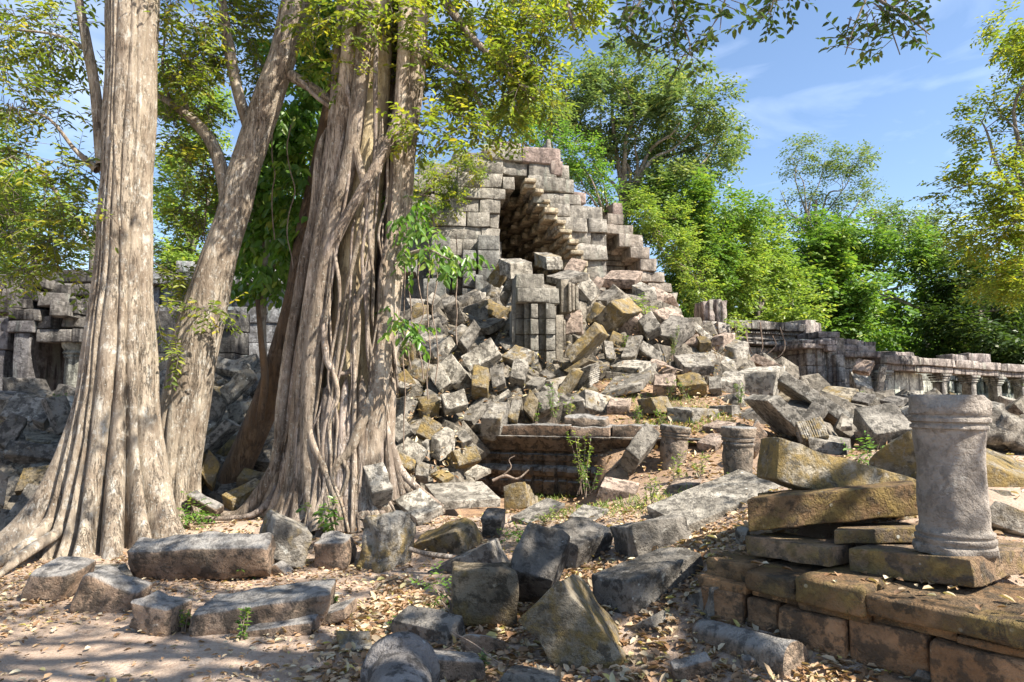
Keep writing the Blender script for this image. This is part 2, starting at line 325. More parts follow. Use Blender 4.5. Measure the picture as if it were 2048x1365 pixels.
TINT = {'g': (0.93, 0.91, 0.88, .42), 'd': (0.82, 0.80, 0.78, .34), 'p': (1.32, 1.29, 1.23, .32), 'o': (1.0, 0.93, 0.80, .66),
        'b': (1.02, 0.92, 0.84, .36), 'm': (0.62, 0.55, 0.44, .58), 'k': (0.60, 0.585, 0.58, .36), 'r': (1.22, 1.02, 0.93, .30), 's': (0.98, 0.96, 0.93, .54)}  # k: tree shade put into the tint of the dark blocks
MASK = np.zeros((171, 256), bool)
def paint(pts):
    pts = np.asarray(pts) / 8.0; c = pts.mean(0); a = np.argsort(np.arctan2(*(pts - c).T)); q = pts[a]
    yy, xx = np.mgrid[0:171, 0:256]; ins = np.ones(MASK.shape, bool)
    # convex hull test by support functions
    for th in np.linspace(0, 2 * pi, 16, endpoint=False):
        d = np.array([cos(th), sin(th)]); ins &= (xx * d[0] + yy * d[1]) <= (pts @ d).max() + 0.3
    MASK[ins] = True
def place_block(co, tint, label, Y=None, group=None, name="fallen_block", cat="stone block", rough=1.0, chips=3, r=0.028, sink=0.03, mat=None, seed=None, carve=0):
    P = [(co[0], co[1]), (co[2], co[3]), (co[4], co[5]), (co[6], co[7])]
    allp = [np.array(P[0]) + sum((np.array(P[k + 1]) - np.array(P[0])) for k in range(3) if (m_ >> k) & 1) for m_ in range(8)]
    paint(allp)
    if Y is None:
        vis = [np.array(q, float) for q in P]; k = max(range(4), key=lambda i: vis[i][1])
        h0 = hit(*vis[k]); Y0 = h0[1]
        base, E = solve(P, Y0); 
        Y = Y0 - (0 if k == 0 else E[k - 1][1])
    base, E = solve(P, Y)
    Ls = np.array([np.linalg.norm(e) for e in E]); sd = seed if seed is not None else int(abs(co[0] * 7 + co[1] * 13)) % 9973
    rn = rough * min(1.0, Ls.min() / 0.35)
    V, Fc = rbox(Ls, seg=max(0.04, Ls.max() / 16) if not carve else Ls.max() / 46, r=(0.012 + 0.022 * ((sd * 7) % 10) / 10) * rn * (1.6 if rough > 1.4 else 1), rough=0.022 * rn, chips=chips, seed=sd, nmin=7, nmax=18 if not carve else 46, chipd=(.03, .15) if rough < 1.5 else (.1, .3))
    if carve:
        q = V / Ls; k = q / (np.abs(q).max(1)[:, None] + 1e-9); ax = int(np.argmax(Ls)) if carve == 5 else 1
        dd = np.where(np.abs(q[:, 1] + .02) < .045, -1.0, 0) * .05 * Ls[1] if carve == 2 else -np.abs(np.sin(q[:, ax] * 34)) * .05 * Ls.min()
        side = (np.abs(q[:, 0]) < .44) if carve == 2 else (np.abs(q[:, ax]) < .46)
        V = V + k * Ls / Ls.max() * (dd * side)[:, None]
    s = V / Ls * (1.05 if rough < 1.4 else 1.13) + 0.5; M = np.array(E)
    if np.linalg.det(M) < 0: Fc = Fc[:, ::-1]
    W = base + s @ M; ctr = W.mean(0)
    o = mesh_obj(name, W, Fc, mat or STONE, origin=ctr, auto=radians(50))
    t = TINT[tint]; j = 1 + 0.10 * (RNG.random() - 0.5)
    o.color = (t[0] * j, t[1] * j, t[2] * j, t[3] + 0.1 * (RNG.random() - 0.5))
    tag(o, label, cat, group); return o
# ---------------------------------------------------------------- fallen blocks seen in the photograph: near corner, then the ends of its three edges
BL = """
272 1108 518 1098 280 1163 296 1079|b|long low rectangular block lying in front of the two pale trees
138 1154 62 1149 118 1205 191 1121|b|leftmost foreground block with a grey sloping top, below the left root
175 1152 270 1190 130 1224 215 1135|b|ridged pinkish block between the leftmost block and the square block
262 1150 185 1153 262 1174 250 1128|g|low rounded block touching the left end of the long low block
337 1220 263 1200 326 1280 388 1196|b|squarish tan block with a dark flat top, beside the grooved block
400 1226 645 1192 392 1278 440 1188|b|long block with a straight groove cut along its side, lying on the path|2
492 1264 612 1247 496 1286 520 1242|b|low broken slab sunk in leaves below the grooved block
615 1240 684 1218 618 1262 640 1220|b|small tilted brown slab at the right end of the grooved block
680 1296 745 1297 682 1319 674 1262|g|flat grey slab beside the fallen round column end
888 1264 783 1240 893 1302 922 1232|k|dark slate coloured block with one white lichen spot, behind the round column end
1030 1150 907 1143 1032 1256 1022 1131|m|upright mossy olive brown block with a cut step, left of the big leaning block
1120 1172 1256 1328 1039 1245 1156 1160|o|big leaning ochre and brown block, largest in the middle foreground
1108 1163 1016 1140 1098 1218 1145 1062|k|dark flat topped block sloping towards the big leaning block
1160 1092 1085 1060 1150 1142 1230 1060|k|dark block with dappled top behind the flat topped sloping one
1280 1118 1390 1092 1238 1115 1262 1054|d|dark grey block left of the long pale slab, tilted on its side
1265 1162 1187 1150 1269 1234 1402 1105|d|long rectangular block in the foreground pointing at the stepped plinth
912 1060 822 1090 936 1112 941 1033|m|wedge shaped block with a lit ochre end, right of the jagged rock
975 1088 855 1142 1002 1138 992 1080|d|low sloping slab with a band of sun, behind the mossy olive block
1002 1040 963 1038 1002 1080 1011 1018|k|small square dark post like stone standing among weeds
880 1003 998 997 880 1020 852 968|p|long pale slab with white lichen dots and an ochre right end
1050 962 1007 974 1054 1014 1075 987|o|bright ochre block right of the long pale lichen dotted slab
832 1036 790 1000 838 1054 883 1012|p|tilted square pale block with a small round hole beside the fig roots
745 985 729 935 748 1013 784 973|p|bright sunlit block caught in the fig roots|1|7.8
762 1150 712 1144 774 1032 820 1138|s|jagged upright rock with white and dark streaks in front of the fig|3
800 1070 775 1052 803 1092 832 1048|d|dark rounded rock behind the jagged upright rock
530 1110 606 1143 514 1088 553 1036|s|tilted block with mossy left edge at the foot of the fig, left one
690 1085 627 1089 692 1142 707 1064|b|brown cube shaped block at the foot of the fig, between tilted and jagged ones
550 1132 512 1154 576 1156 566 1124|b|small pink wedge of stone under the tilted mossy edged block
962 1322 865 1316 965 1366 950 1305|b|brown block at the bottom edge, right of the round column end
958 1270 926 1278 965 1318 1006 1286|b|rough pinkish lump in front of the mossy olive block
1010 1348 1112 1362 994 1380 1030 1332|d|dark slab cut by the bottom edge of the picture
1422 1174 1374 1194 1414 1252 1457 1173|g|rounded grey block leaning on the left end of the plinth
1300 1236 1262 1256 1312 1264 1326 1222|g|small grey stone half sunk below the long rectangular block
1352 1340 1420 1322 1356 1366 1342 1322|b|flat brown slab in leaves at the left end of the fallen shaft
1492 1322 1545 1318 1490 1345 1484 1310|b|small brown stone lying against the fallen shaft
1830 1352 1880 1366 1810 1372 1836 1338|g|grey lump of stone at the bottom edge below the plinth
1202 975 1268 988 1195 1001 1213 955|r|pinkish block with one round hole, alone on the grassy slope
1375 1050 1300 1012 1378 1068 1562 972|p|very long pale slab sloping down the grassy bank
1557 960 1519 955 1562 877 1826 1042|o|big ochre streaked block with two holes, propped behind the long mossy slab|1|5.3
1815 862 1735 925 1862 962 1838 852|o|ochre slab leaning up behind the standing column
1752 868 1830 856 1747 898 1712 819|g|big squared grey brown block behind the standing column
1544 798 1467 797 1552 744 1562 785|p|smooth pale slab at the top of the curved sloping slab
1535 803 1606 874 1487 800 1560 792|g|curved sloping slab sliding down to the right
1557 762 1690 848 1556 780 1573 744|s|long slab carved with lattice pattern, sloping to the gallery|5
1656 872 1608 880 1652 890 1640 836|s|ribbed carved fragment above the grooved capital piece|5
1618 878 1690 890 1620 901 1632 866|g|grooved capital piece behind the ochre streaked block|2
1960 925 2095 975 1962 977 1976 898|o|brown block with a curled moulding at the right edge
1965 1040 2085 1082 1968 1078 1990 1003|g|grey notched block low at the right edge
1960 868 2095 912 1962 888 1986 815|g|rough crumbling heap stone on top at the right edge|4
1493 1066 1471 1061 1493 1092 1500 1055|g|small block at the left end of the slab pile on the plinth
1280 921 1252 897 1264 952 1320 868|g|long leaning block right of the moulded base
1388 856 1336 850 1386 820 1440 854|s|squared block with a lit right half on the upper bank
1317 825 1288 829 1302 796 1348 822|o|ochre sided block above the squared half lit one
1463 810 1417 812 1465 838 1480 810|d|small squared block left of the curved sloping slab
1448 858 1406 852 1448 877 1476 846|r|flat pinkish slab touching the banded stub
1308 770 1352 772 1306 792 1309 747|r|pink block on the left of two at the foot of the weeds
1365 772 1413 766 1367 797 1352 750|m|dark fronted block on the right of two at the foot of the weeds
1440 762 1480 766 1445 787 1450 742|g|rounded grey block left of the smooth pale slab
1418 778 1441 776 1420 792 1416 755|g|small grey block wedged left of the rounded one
1372 735 1428 731 1370 754 1350 712|g|low pyramid shaped block above the dark fronted one
1346 675 1304 667 1352 702 1384 639|d|large striped cube shaped block high in the right of the heap
1398 686 1366 692 1405 708 1396 665|r|pink lump right of the large striped cube
1422 686 1400 686 1421 715 1415 674|m|dark upright slab beside the pink lump
1385 655 1421 688 1384 668 1390 644|p|thin pale slab slanting down right of the striped cube
1445 702 1422 702 1448 672 1468 696|r|pink pyramid shaped stone near the gallery
1478 732 1452 724 1474 699 1500 718|s|stone with a small hole beside the orange weeds
1497 720 1550 743 1498 736 1512 708|r|long reddish slab sloping towards the smooth pale slab
1292 668 1274 640 1296 686 1321 650|g|speckled diamond shaped block left of the striped cube
1332 642 1306 622 1326 656 1367 633|r|pinkish weathered block above the striped cube
1384 635 1361 632 1384 613 1408 640|r|dark red squared block left of the carved pilaster
1250 630 1221 603 1211 668 1286 622|o|huge block with a bright ochre lower edge in the middle of the heap
1182 648 1170 641 1201 611 1192 652|o|thin ochre slab left of the huge ochre edged block
1131 668 1163 663 1134 679 1131 625|r|square pink block beside the striped pier
1143 724 1132 705 1160 730 1200 664|o|long dark block with an ochre end right of the pier foot
1213 716 1231 718 1210 722 1208 682|g|small upright white speckled block
1278 700 1318 728 1275 716 1286 680|g|striped oblong block, right one of a pair below the huge block
1243 714 1270 712 1244 722 1258 673|g|striped oblong block, left one of a pair below the huge block
1275 737 1222 734 1280 758 1300 724|p|pale block with a green corner below the striped pair
1205 786 1282 768 1207 798 1240 743|g|rounded slab leaning against the pale green cornered block
1180 776 1150 788 1180 732 1202 766|s|ribbed dark and ochre block left of the leaning rounded slab|5
1125 797 1110 789 1150 796 1160 745|o|long ochre sided block above the tall weeds
1140 746 1129 741 1160 750 1178 722|m|mossy ledge block at the foot of the pier
940 742 921 711 946 753 1000 708|p|big pale block with three small holes left of the pier
862 703 833 717 878 728 903 670|p|bright block with black stripes on its top
826 728 792 735 824 688 836 722|m|dark block in shade left of the black striped one
790 728 769 700 780 753 802 689|d|bluish slab next to the fig's right stem
800 775 786 750 803 787 846 779|g|low speckled block under the bluish slab
905 770 878 735 918 786 930 745|p|pale pointed block standing on its corner
878 781 855 745 885 790 903 765|p|white lit block left of the pointed one
893 820 884 789 890 836 937 808|p|pale cube below the pointed block
880 806 846 812 878 836 868 791|m|brown block tucked left of the pale cube
943 771 975 777 945 799 946 729|o|tall block with a bright ochre and white face
985 776 1010 766 988 787 980 738|d|dark block right of the ochre faced one
1050 760 1020 755 1047 778 1058 720|s|upright block with a row of small drilled holes
1075 772 1050 768 1074 790 1092 757|s|grey block right of the one with drilled holes
1098 758 1080 746 1096 764 1110 751|g|thin slab lying near the foot of the pier
1012 700 997 685 1015 709 1034 688|g|mottled block touching the pier's left side
1040 726 1003 712 1042 744 1068 703|s|black and white mottled block under the pier
935 700 920 680 930 713 962 658|d|dark speckled block above the big pale one
975 656 945 655 978 670 1008 638|g|broad block with dry roots on top, left of the pier
912 672 896 664 915 687 940 655|g|small block with dead twigs on it
888 612 905 651 913 602 882 600|d|tall tilted block below the hanging vines
868 612 850 600 862 633 883 597|g|green tinged block beside the tall tilted one
885 650 863 633 886 664 896 640|k|very dark block under the tall tilted one
848 652 822 650 850 618 857 642|m|round ended dark block behind the bright leaves
820 612 856 615 821 621 814 597|d|thin dark slab on top of the round ended block
868 672 857 645 867 678 888 663|d|small dark triangle shaped block above the striped one
845 678 832 660 846 685 866 674|r|small pink stone behind the bright leaves
812 796 771 801 806 842 838 806|s|large mossy block near the fig's right side
775 796 755 788 772 803 791 782|o|yellow mossy stone touching the fig's right stem
793 884 773 850 798 893 824 861|g|plain brown faced block under the large mossy one
869 884 833 866 868 893 883 848|o|square ochre topped block right of the plain faced one
836 927 798 902 834 937 852 899|p|white speckled diamond shaped block above the fig roots
826 944 785 922 824 952 833 921|o|ochre block with a hole against the fig roots
856 953 831 950 855 967 859 926|g|small pale block beside the ochre one with a hole
856 922 846 920 853 887 865 915|g|narrow upright stone between two larger blocks
880 923 863 912 882 885 908 902|p|pale upright block with a bluish side
925 886 911 868 925 896 944 877|g|small grey block on top of the long ochre one
907 903 920 932 891 915 951 892|o|long ochre block above the white speckled lying one
950 955 922 945 950 963 981 939|p|white speckled block lying behind the long lichen dotted slab
885 962 864 948 884 969 907 952|o|yellow stone behind the long lichen dotted slab
1000 838 963 836 997 883 1021 806|s|block overhanging the shaded pit beside the moulded base|1|10.75
944 842 919 838 948 852 982 799|g|long beam like stone left of the overhanging block
990 806 985 799 993 813 1021 785|p|slender pale stone above the overhanging block
1035 842 1015 836 1033 852 1045 802|s|pitted block left of the tall weeds
1065 836 1048 816 1066 842 1076 799|m|brown block right behind the tall weeds
1022 557 1064 554 1021 528 1001 548|p|lit block with three holes leaning above the pier|1|14.3
990 573 972 561 1000 577 1018 529|o|ochre flanked block sloping into the arch|1|14.9
1012 602 1001 591 1012 614 1031 560|g|long block hanging down left of the pier|1|14.4
1094 540 1128 540 1092 515 1070 530|s|black and white patterned block on top of the heap|1|15.2
1158 547 1128 540 1156 556 1173 523|r|dark red wedge below the arch|1|16.4
1130 560 1093 552 1131 573 1175 547|d|long dark slab on top of the pier|1|14.2
1182 603 1156 573 1170 611 1202 584|p|bright white faced block right of the pier
1195 578 1180 572 1196 583 1209 559|r|small pink block behind the white faced one
1215 601 1187 600 1214 611 1238 581|g|rounded block above the huge ochre edged one
1270 560 1207 557 1266 577 1285 543|r|wide pink slab with an ochre underside below the side arch|1|18
1292 613 1266 599 1289 584 1312 607|g|squared block at the foot of the stepped right wall
480 746 420 733 478 758 490 726|g|flat topped block right behind the second pale tree
458 804 441 778 462 811 512 752|g|oblong block slanting up to the leaning brown trunk
462 851 453 815 466 858 486 836|g|grey block left of the leaning brown trunk
415 862 394 848 418 884 431 848|g|speckled block beside the second pale tree
428 851 402 825 430 860 452 805|d|dark slab leaning between speckled and oblong blocks
400 912 387 900 420 916 464 850|d|long sloping slab with a sunny spot, behind the second tree
540 925 498 918 538 943 552 862|d|large lichen speckled block between leaning trunk and fig
520 965 474 955 518 982 534 945|m|dark mossy block under the lichen speckled one
465 1001 446 990 467 1023 528 967|o|yellow mossy block at the foot of the leaning trunk
402 966 380 950 400 982 419 915|m|greenish block squeezed against the second tree
425 976 402 945 425 987 440 930|m|dark greenish block left of the leaning trunk foot
430 1020 378 992 428 1034 446 1010|b|brown stone lying at the foot of the leaning trunk
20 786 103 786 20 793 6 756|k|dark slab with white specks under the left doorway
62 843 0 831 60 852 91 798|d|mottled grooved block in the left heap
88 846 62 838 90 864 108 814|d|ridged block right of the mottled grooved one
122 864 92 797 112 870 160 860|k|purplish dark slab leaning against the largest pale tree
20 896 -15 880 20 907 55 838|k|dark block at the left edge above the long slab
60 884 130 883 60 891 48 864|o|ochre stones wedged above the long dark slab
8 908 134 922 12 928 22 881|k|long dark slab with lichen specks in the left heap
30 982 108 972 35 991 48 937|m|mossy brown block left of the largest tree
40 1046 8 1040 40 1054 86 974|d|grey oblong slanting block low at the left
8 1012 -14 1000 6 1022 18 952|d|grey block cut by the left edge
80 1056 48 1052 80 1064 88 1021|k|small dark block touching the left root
20 1099 -25 1100 20 1108 58 1069|g|flat slab at the left edge beside the root
1214 812 1256 812 1214 828 1222 796|r|weathered pink block right of the tall weeds
1175 800 1152 788 1175 807 1196 777|o|small ochre stone on the brown earth
1060 1046 1025 1033 1060 1053 1128 1008|g|low slab half buried in the middle of the clearing
1190 1041 1140 1032 1190 1049 1216 1018|g|flat half buried slab right of the weeds
1340 973 1398 968 1340 986 1350 957|r|stack of thin slabs on the bank beside the very long slab
1430 890 1395 885 1430 906 1456 871|r|reddish stone between the two banded stubs
1510 906 1490 880 1508 917 1534 869|b|brown block right behind the taller banded stub
1575 801 1549 798 1573 808 1591 782|m|rounded stone under the lattice carved slab
1572 820 1620 825 1575 847 1581 801|d|dark block under the lattice carved slab
1625 852 1598 840 1628 864 1652 814|d|dark block leaning on the lattice carved slab
1682 853 1704 851 1683 864 1685 837|p|small pale cube left of the big squared block
1735 806 1700 800 1736 812 1750 790|k|dark slab below the far gallery
1790 806 1760 800 1792 815 1815 797|k|dark triangular block in front of the colonnade
1736 744 1704 740 1738 752 1748 722|r|pink wedge leaning on the gallery pier|1|20
"""
FRONT = {}
for i, ln in enumerate(BL.strip().split('\n')):
    f = ln.split('|'); co = [float(v) for v in f[0].split()]
    mode = int(f[3]) if len(f) > 3 and f[3] else 1
    kw = {}
    if mode == 3: kw = dict(rough=2.0, chips=6)
    if mode == 4: kw = dict(rough=3.0, chips=5)
    if mode in (2, 5): kw['carve'] = mode
    if f[1] == 'b': kw.update(rough=1.45, chips=5)
    if len(f) > 4: kw['Y'] = float(f[4])
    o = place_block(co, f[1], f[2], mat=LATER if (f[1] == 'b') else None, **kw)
# ---------------------------------------------------------------- more of the same heap between them
def euler(a, b, c):
    return np.array(mathutils.Euler((a, b, c)).to_matrix())
ZONES = [(0, 170, 800, 1060, 'k', "lichened rubble block darkened for shade in the heap left of the largest tree", "rubble left of the largest tree"),
         (340, 570, 700, 1010, 'd', "grey rubble block in shade around the leaning brown trunk", "rubble around the leaning brown trunk"),
         (760, 1000, 600, 960, 'g', "rubble block in the heap between the fig and the pier", "rubble between fig and pier"),
         (1000, 1250, 600, 830, 's', "rubble block packed in the heap around and below the pier", "rubble below the pier"),
         (1250, 1480, 600, 800, 'r', "weathered block in the heap under the stepped right wall", "rubble under the stepped right wall"),
         (1470, 1860, 740, 860, 'g', "broken stone in the heap before the far gallery", "rubble before the far gallery"),
         (1860, 2200, 800, 1010, 'g', "broken stone piled behind the standing column", "rubble behind the standing column")]
cnt = 0
EXPL = []
for ln in BL.strip().split('\n'):
    f = ln.split('|'); v = [float(t) for t in f[0].split()]; cx_ = (v[2] + v[4] + v[6] - v[0]) / 2 * 1.0; cy_ = (v[3] + v[5] + v[7] - v[1]) / 2
    lb_ = f[2].split(',')[0].split(); EXPL.append((cx_, cy_, ' '.join(lb_[:10])))
USED = set()
def near_label(x, y, head):
    for e in sorted(EXPL, key=lambda e: (e[0] - x) ** 2 + (e[1] - y) ** 2)[:30]:
        dx, dy = x - e[0], y - e[1]; rel = ('right of' if dx > 0 else 'left of') if abs(dx) > abs(dy) else ('below' if dy > 0 else 'above')
        if (rel, e[2]) not in USED:
            USED.add((rel, e[2])); return head + ' just ' + rel + ' the ' + e[2]
    return None
HD = {'k': 'dark stone', 'd': 'grey stone', 'g': 'grey stone', 's': 'streaked stone', 'r': 'pinkish stone', 'o': 'ochre stone', 'm': 'mossy stone', 'p': 'pale stone'}
under = MB(); q_ = 0
for (x0, x1, y0, y1, tn, lab, grp) in ZONES:
    for py in range(y0, y1 + 20, 30):
        for px in range(x0 - 10, x1 + 10, 36):
            qx, qy = px + RNG.uniform(-10, 10), py + RNG.uniform(-10, 10)
            if 930 < qx < 1270 and qy > 820 or (1170 < qx < 1580 and qy > 770): continue
            P = hit(qx, qy); s = RNG.uniform(0.34, 0.62, 3) * np.clip(P[1] / 12, .7, 1.3)
            V, Fc = rbox(s, seg=0.12, r=0.025, rough=0.02, chips=3, seed=q_ + 9000, nmax=7, nmin=4)
            under.add(V @ euler(RNG.uniform(-.7, .7), RNG.uniform(-.7, .7), RNG.uniform(0, 3.1)).T + P + np.array([0, 0.34, -0.13]), Fc); q_ += 1
o = under.build("rubble", STONE, auto=radians(50)); o.color = (.72, .68, .62, .40); tag(o, "deeper layer of broken stones showing in the gaps of the heap", "rubble", kind="stuff")
for (x0, x1, y0, y1, tn, lab, grp) in ZONES:
    step = 30
    for py in range(y0, y1, step):
        for px in range(x0 + (py // step % 2) * 13, x1, step + 6):
            qx, qy = px + RNG.uniform(-8, 8), py + RNG.uniform(-8, 8)
            if MASK[int(np.clip(qy / 8, 0, 170)), int(np.clip(qx / 8, 0, 255))]: continue
            if 940 < qx < 1260 and qy > 835 or (1020 < qx < 1150 and qy < 745): continue
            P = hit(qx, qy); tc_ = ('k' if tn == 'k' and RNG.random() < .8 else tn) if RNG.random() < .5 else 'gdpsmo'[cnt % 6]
            l2 = near_label(qx, qy, HD[tc_])
            s = RNG.uniform(0.40, 0.60, 3) * np.array([1.35, 1, 0.8]) * np.clip(P[1] / 12, .62, 1.2)
            V, Fc = rbox(s, seg=0.07, r=0.016 + .02 * RNG.random(), rough=0.02, chips=3, seed=cnt + 500, nmax=12, nmin=6)
            V = V @ euler(RNG.uniform(-.6, .6), RNG.uniform(-.6, .6), RNG.uniform(0, 3.1)).T + P + np.array([0, 0.16, -0.05])
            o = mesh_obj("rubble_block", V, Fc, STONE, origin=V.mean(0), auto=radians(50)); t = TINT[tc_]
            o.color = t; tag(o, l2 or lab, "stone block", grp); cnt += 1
            paint([(qx - 18, qy - 14), (qx + 18, qy - 14), (qx + 18, qy + 14), (qx - 18, qy + 14)])
print("fillers", cnt)
# ---------------------------------------------------------------- lathe work: columns
def lathe(prof, seg=40, seed=0, rough=0.006, cap=True):
    prof = np.array(prof, float); th = np.linspace(0, 2 * pi, seg, endpoint=False); V = []
    for r, z in prof: V.append(np.stack([r * np.cos(th), r * np.sin(th), np.full(seg, z)], 1))
    V = np.concatenate(V); k = len(prof)
    d = np.stack([V[:, 0], V[:, 1], 0 * V[:, 0]], 1); rr = np.linalg.norm(d, axis=1)[:, None] + 1e-9
    V = V + d / rr * (rough * (fbm(V, 5, 3, seed)))[:, None] * (rr > 0.02)
    i = np.arange(seg); j = (i + 1) % seg
    Fc = [np.stack([a * seg + i, a * seg + j, (a + 1) * seg + j, (a + 1) * seg + i], 1) for a in range(k - 1)]
    return V, np.concatenate(Fc)
def dense(p, step=0.02):
    out = [p[0]]
    for a, b in zip(p[:-1], p[1:]):
        n = max(1, int(math.hypot(b[0] - a[0], b[1] - a[1]) / step))
        out += [(a[0] + (b[0] - a[0]) * t / n, a[1] + (b[1] - a[1]) * t / n) for t in range(1, n + 1)]
    return out
def orient(V, base, axis, twist=0):
    a = np.asarray(axis, float); a /= np.linalg.norm(a)
    q = np.array(mathutils.Vector((0, 0, 1)).rotation_difference(mathutils.Vector(tuple(a))).to_matrix())
    return V @ q.T + base
# standing column on the plinth
cb = at(1908, 1104, 4.15); KS = 4.15 / 3.95
prof = dense([(0.001, 0), (.197, 0), (.205, .02), (.202, .045), (.182, .052), (.182, .06), (.192, .068), (.192, .088), (.178, .094), (.178, .103), (.184, .108), (.184, .125), (.170, .135), (.166, .16),
              (.160, .35), (.163, .52), (.171, .66), (.174, .70), (.188, .706), (.188, .722), (.178, .728), (.178, .738), (.196, .745), (.198, .765), (.186, .772), (.186, .782), (.199, .79), (.202, .84), (.203, .885), (.195, .898), (.001, .900)])
V, Fc = lathe(prof, 96, 3, 0.010)
for n_, d_ in (((-.55, -.6, .58), .035), ((.7, -.4, .6), .02), ((.3, -.95, .05), .012), ((-.9, -.4, -.25), .02), ((.2, -.8, -.55), .025), ((.85, -.5, .0), .014), ((-.2, .9, .4), .04)):
    n_ = np.array(n_) / np.linalg.norm(n_); e_ = V @ n_; e_ = e_ - (e_.max() - d_) + .008 * noise(V, 14, 1); V = V - np.maximum(e_, 0)[:, None] * n_
V = V * np.array([1.03, 1.03, .985]) * KS @ euler(0, 0.015, 0).T + cb
col = mesh_obj("stone_column", V, Fc, COLST, origin=cb, auto=radians(60)); col.color = (1.05, 0.97, 0.9, 0.22)
tag(col, "short standing round column with ringed base and capital on the plinth corner", "column")
def stub(px, py, Y, hpx, wpx, label, lean=0.0, sd=0):
    b = at(px, py, Y); r = wpx / 2 * Y / F; h = hpx * Y / F
    prof = dense([(.001, -0.3), (r * .82, -0.3), (r * .85, h * .3), (r * .86, h * .62), (r * .93, h * .64), (r * .93, h * .68), (r * .88, h * .69), (r * .88, h * .72), (r * .97, h * .73), (r * .97, h * .78), (r * .9, h * .79), (r, h * .82), (r, h * .98), (r * .95, h), (.001, h)], 0.02)
    V, Fc = lathe(prof, 40, sd, 0.012); V = V @ euler(0.03, lean, 0).T + b
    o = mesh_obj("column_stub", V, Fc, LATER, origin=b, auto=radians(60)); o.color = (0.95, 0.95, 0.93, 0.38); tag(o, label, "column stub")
stub(1476, 956, 8.1, 100, 64, "taller banded column stub standing on the bank", 0.03, 1)
stub(1346, 915, 9.6, 62, 62, "shorter half buried column stub with a square socket on top", 0.12, 2)
# fallen shafts
def shaft(p0, p1, r, label, sd, rim=False, tint=(1, .95, .9, .3), mat=None):
    p0, p1 = np.array(p0), np.array(p1); Lg = np.linalg.norm(p1 - p0)
    if rim: pr = [(.001, 0), (r * .92, 0), (r * 1.02, .02), (r * 1.05, .07), (r * 1.0, .10), (r * .86, .115), (r * .84, .13), (r * .84, Lg - .02), (r * .8, Lg), (.001, Lg)]
    else: pr = [(.001, 0), (r * .96, 0), (r, .02), (r, Lg - .02), (r * .96, Lg), (.001, Lg)]
    V, Fc = lathe(dense(pr, 0.025), 56, sd, 0.008); V = orient(V, p0, p1 - p0)
    o = mesh_obj("fallen_column", V, Fc, mat or STONE, origin=(p0 + p1) / 2, auto=radians(60)); o.color = tint; tag(o, label, "fallen column")
shaft((-0.60, 3.80, 0.17), (-0.42, 2.75, 0.05), 0.195, "round grey column drum with a rounded rim, lying at the bottom edge", 5, True, (.72, .72, .78, .30))
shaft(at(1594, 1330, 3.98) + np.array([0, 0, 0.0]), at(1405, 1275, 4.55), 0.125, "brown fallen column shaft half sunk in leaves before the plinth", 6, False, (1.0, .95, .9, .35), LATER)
# ---------------------------------------------------------------- stepped plinth of big blocks
pl0 = np.array([1.28, 4.74]); pl1 = np.array([2.53, 3.38]); du = (pl1 - pl0) / np.linalg.norm(pl1 - pl0); dn = np.array([du[1], -du[0]])
if dn[1] > 0: dn = -dn
root = empty("stone_plinth", (pl0[0], pl0[1], 0), "low stepped plinth of moss topped brown blocks, carrying the standing column", "plinth")
def pblock(u0, u1, n0, n1, z0, z1, sd, name, tint, rr=0.03):
    c = np.array([*(pl0 + du * (u0 + u1) / 2 + dn * (n0 + n1) / 2), (z0 + z1) / 2])
    V, Fc = rbox((u1 - u0, abs(n1 - n0), z1 - z0), seg=0.06, r=rr, rough=0.012, chips=3, seed=sd, nmin=6, nmax=14, chipd=(.03, .13))
    R = np.array([[du[0], dn[0], 0], [du[1], dn[1], 0], [0, 0, 1]])
    W = V @ R.T + c
    if np.linalg.det(R) < 0: Fc = Fc[:, ::-1]
    o = mesh_obj(name, W, Fc, PLINTH, root, origin=c, auto=radians(50)); o.color = tint; return o
for row, (z0, z1, nn, cuts, tint) in enumerate([
        (-0.08, 0.12, 0.15, [.1, .42, .80, 1.14, 1.52, 1.95, 2.6], (1.1, .95, .82, .24)),
        (0.125, 0.355, 0.05, [.02, .33, .56, .96, 1.38, 1.85, 2.6], (1.22, 1.0, .80, .30)),
        (0.357, 0.405, 0.01, [0.0, .35, .69, 1.08, 1.5, 2.5], (1.25, 1.02, .76, .40)),
        (0.408, 0.53, 0.08, [0, .35, .69, 1.08, 1.85, 2.6], (0.82, .74, .6, .52))]):
    for k in range(len(cuts) - 1):
        pblock(cuts[k] + 0.006, cuts[k + 1] - 0.006, -0.75, nn - (.12 if (k == 0 and row == 3) else 0) + 0.02 * math.sin(k * 3.1 + row), z0 + 0.004 * math.sin(k * 5), z1 + 0.012 * math.sin(k * 2.3 + row), 100 + row * 10 + k, ["footing_block", "course_block", "course_block", "coping_block"][row], tint, 0.022 if row != 2 else 0.01)
MP = dict(mat=PLINTH)
place_block([1653, 1095, 1494, 1072, 1656, 1135, 1709, 1086], 's', "thick slab on the plinth left of the column slab", Y=4.36, **MP)
place_block([1505, 1000, 1840, 968, 1507, 1061, 1532, 984], 'm', "long mossy slab with a dentilled edge, lying across the plinth pile", Y=4.72, **MP)
place_block([1672, 1061, 1838, 1058, 1674, 1087, 1692, 1048], 's', "thin moulded piece squeezed under the long mossy slab", Y=4.5, **MP)
place_block([1942, 1118, 1706, 1098, 1946, 1174, 2085, 1086], 's', "broad slab under the standing column", Y=3.88, **MP)
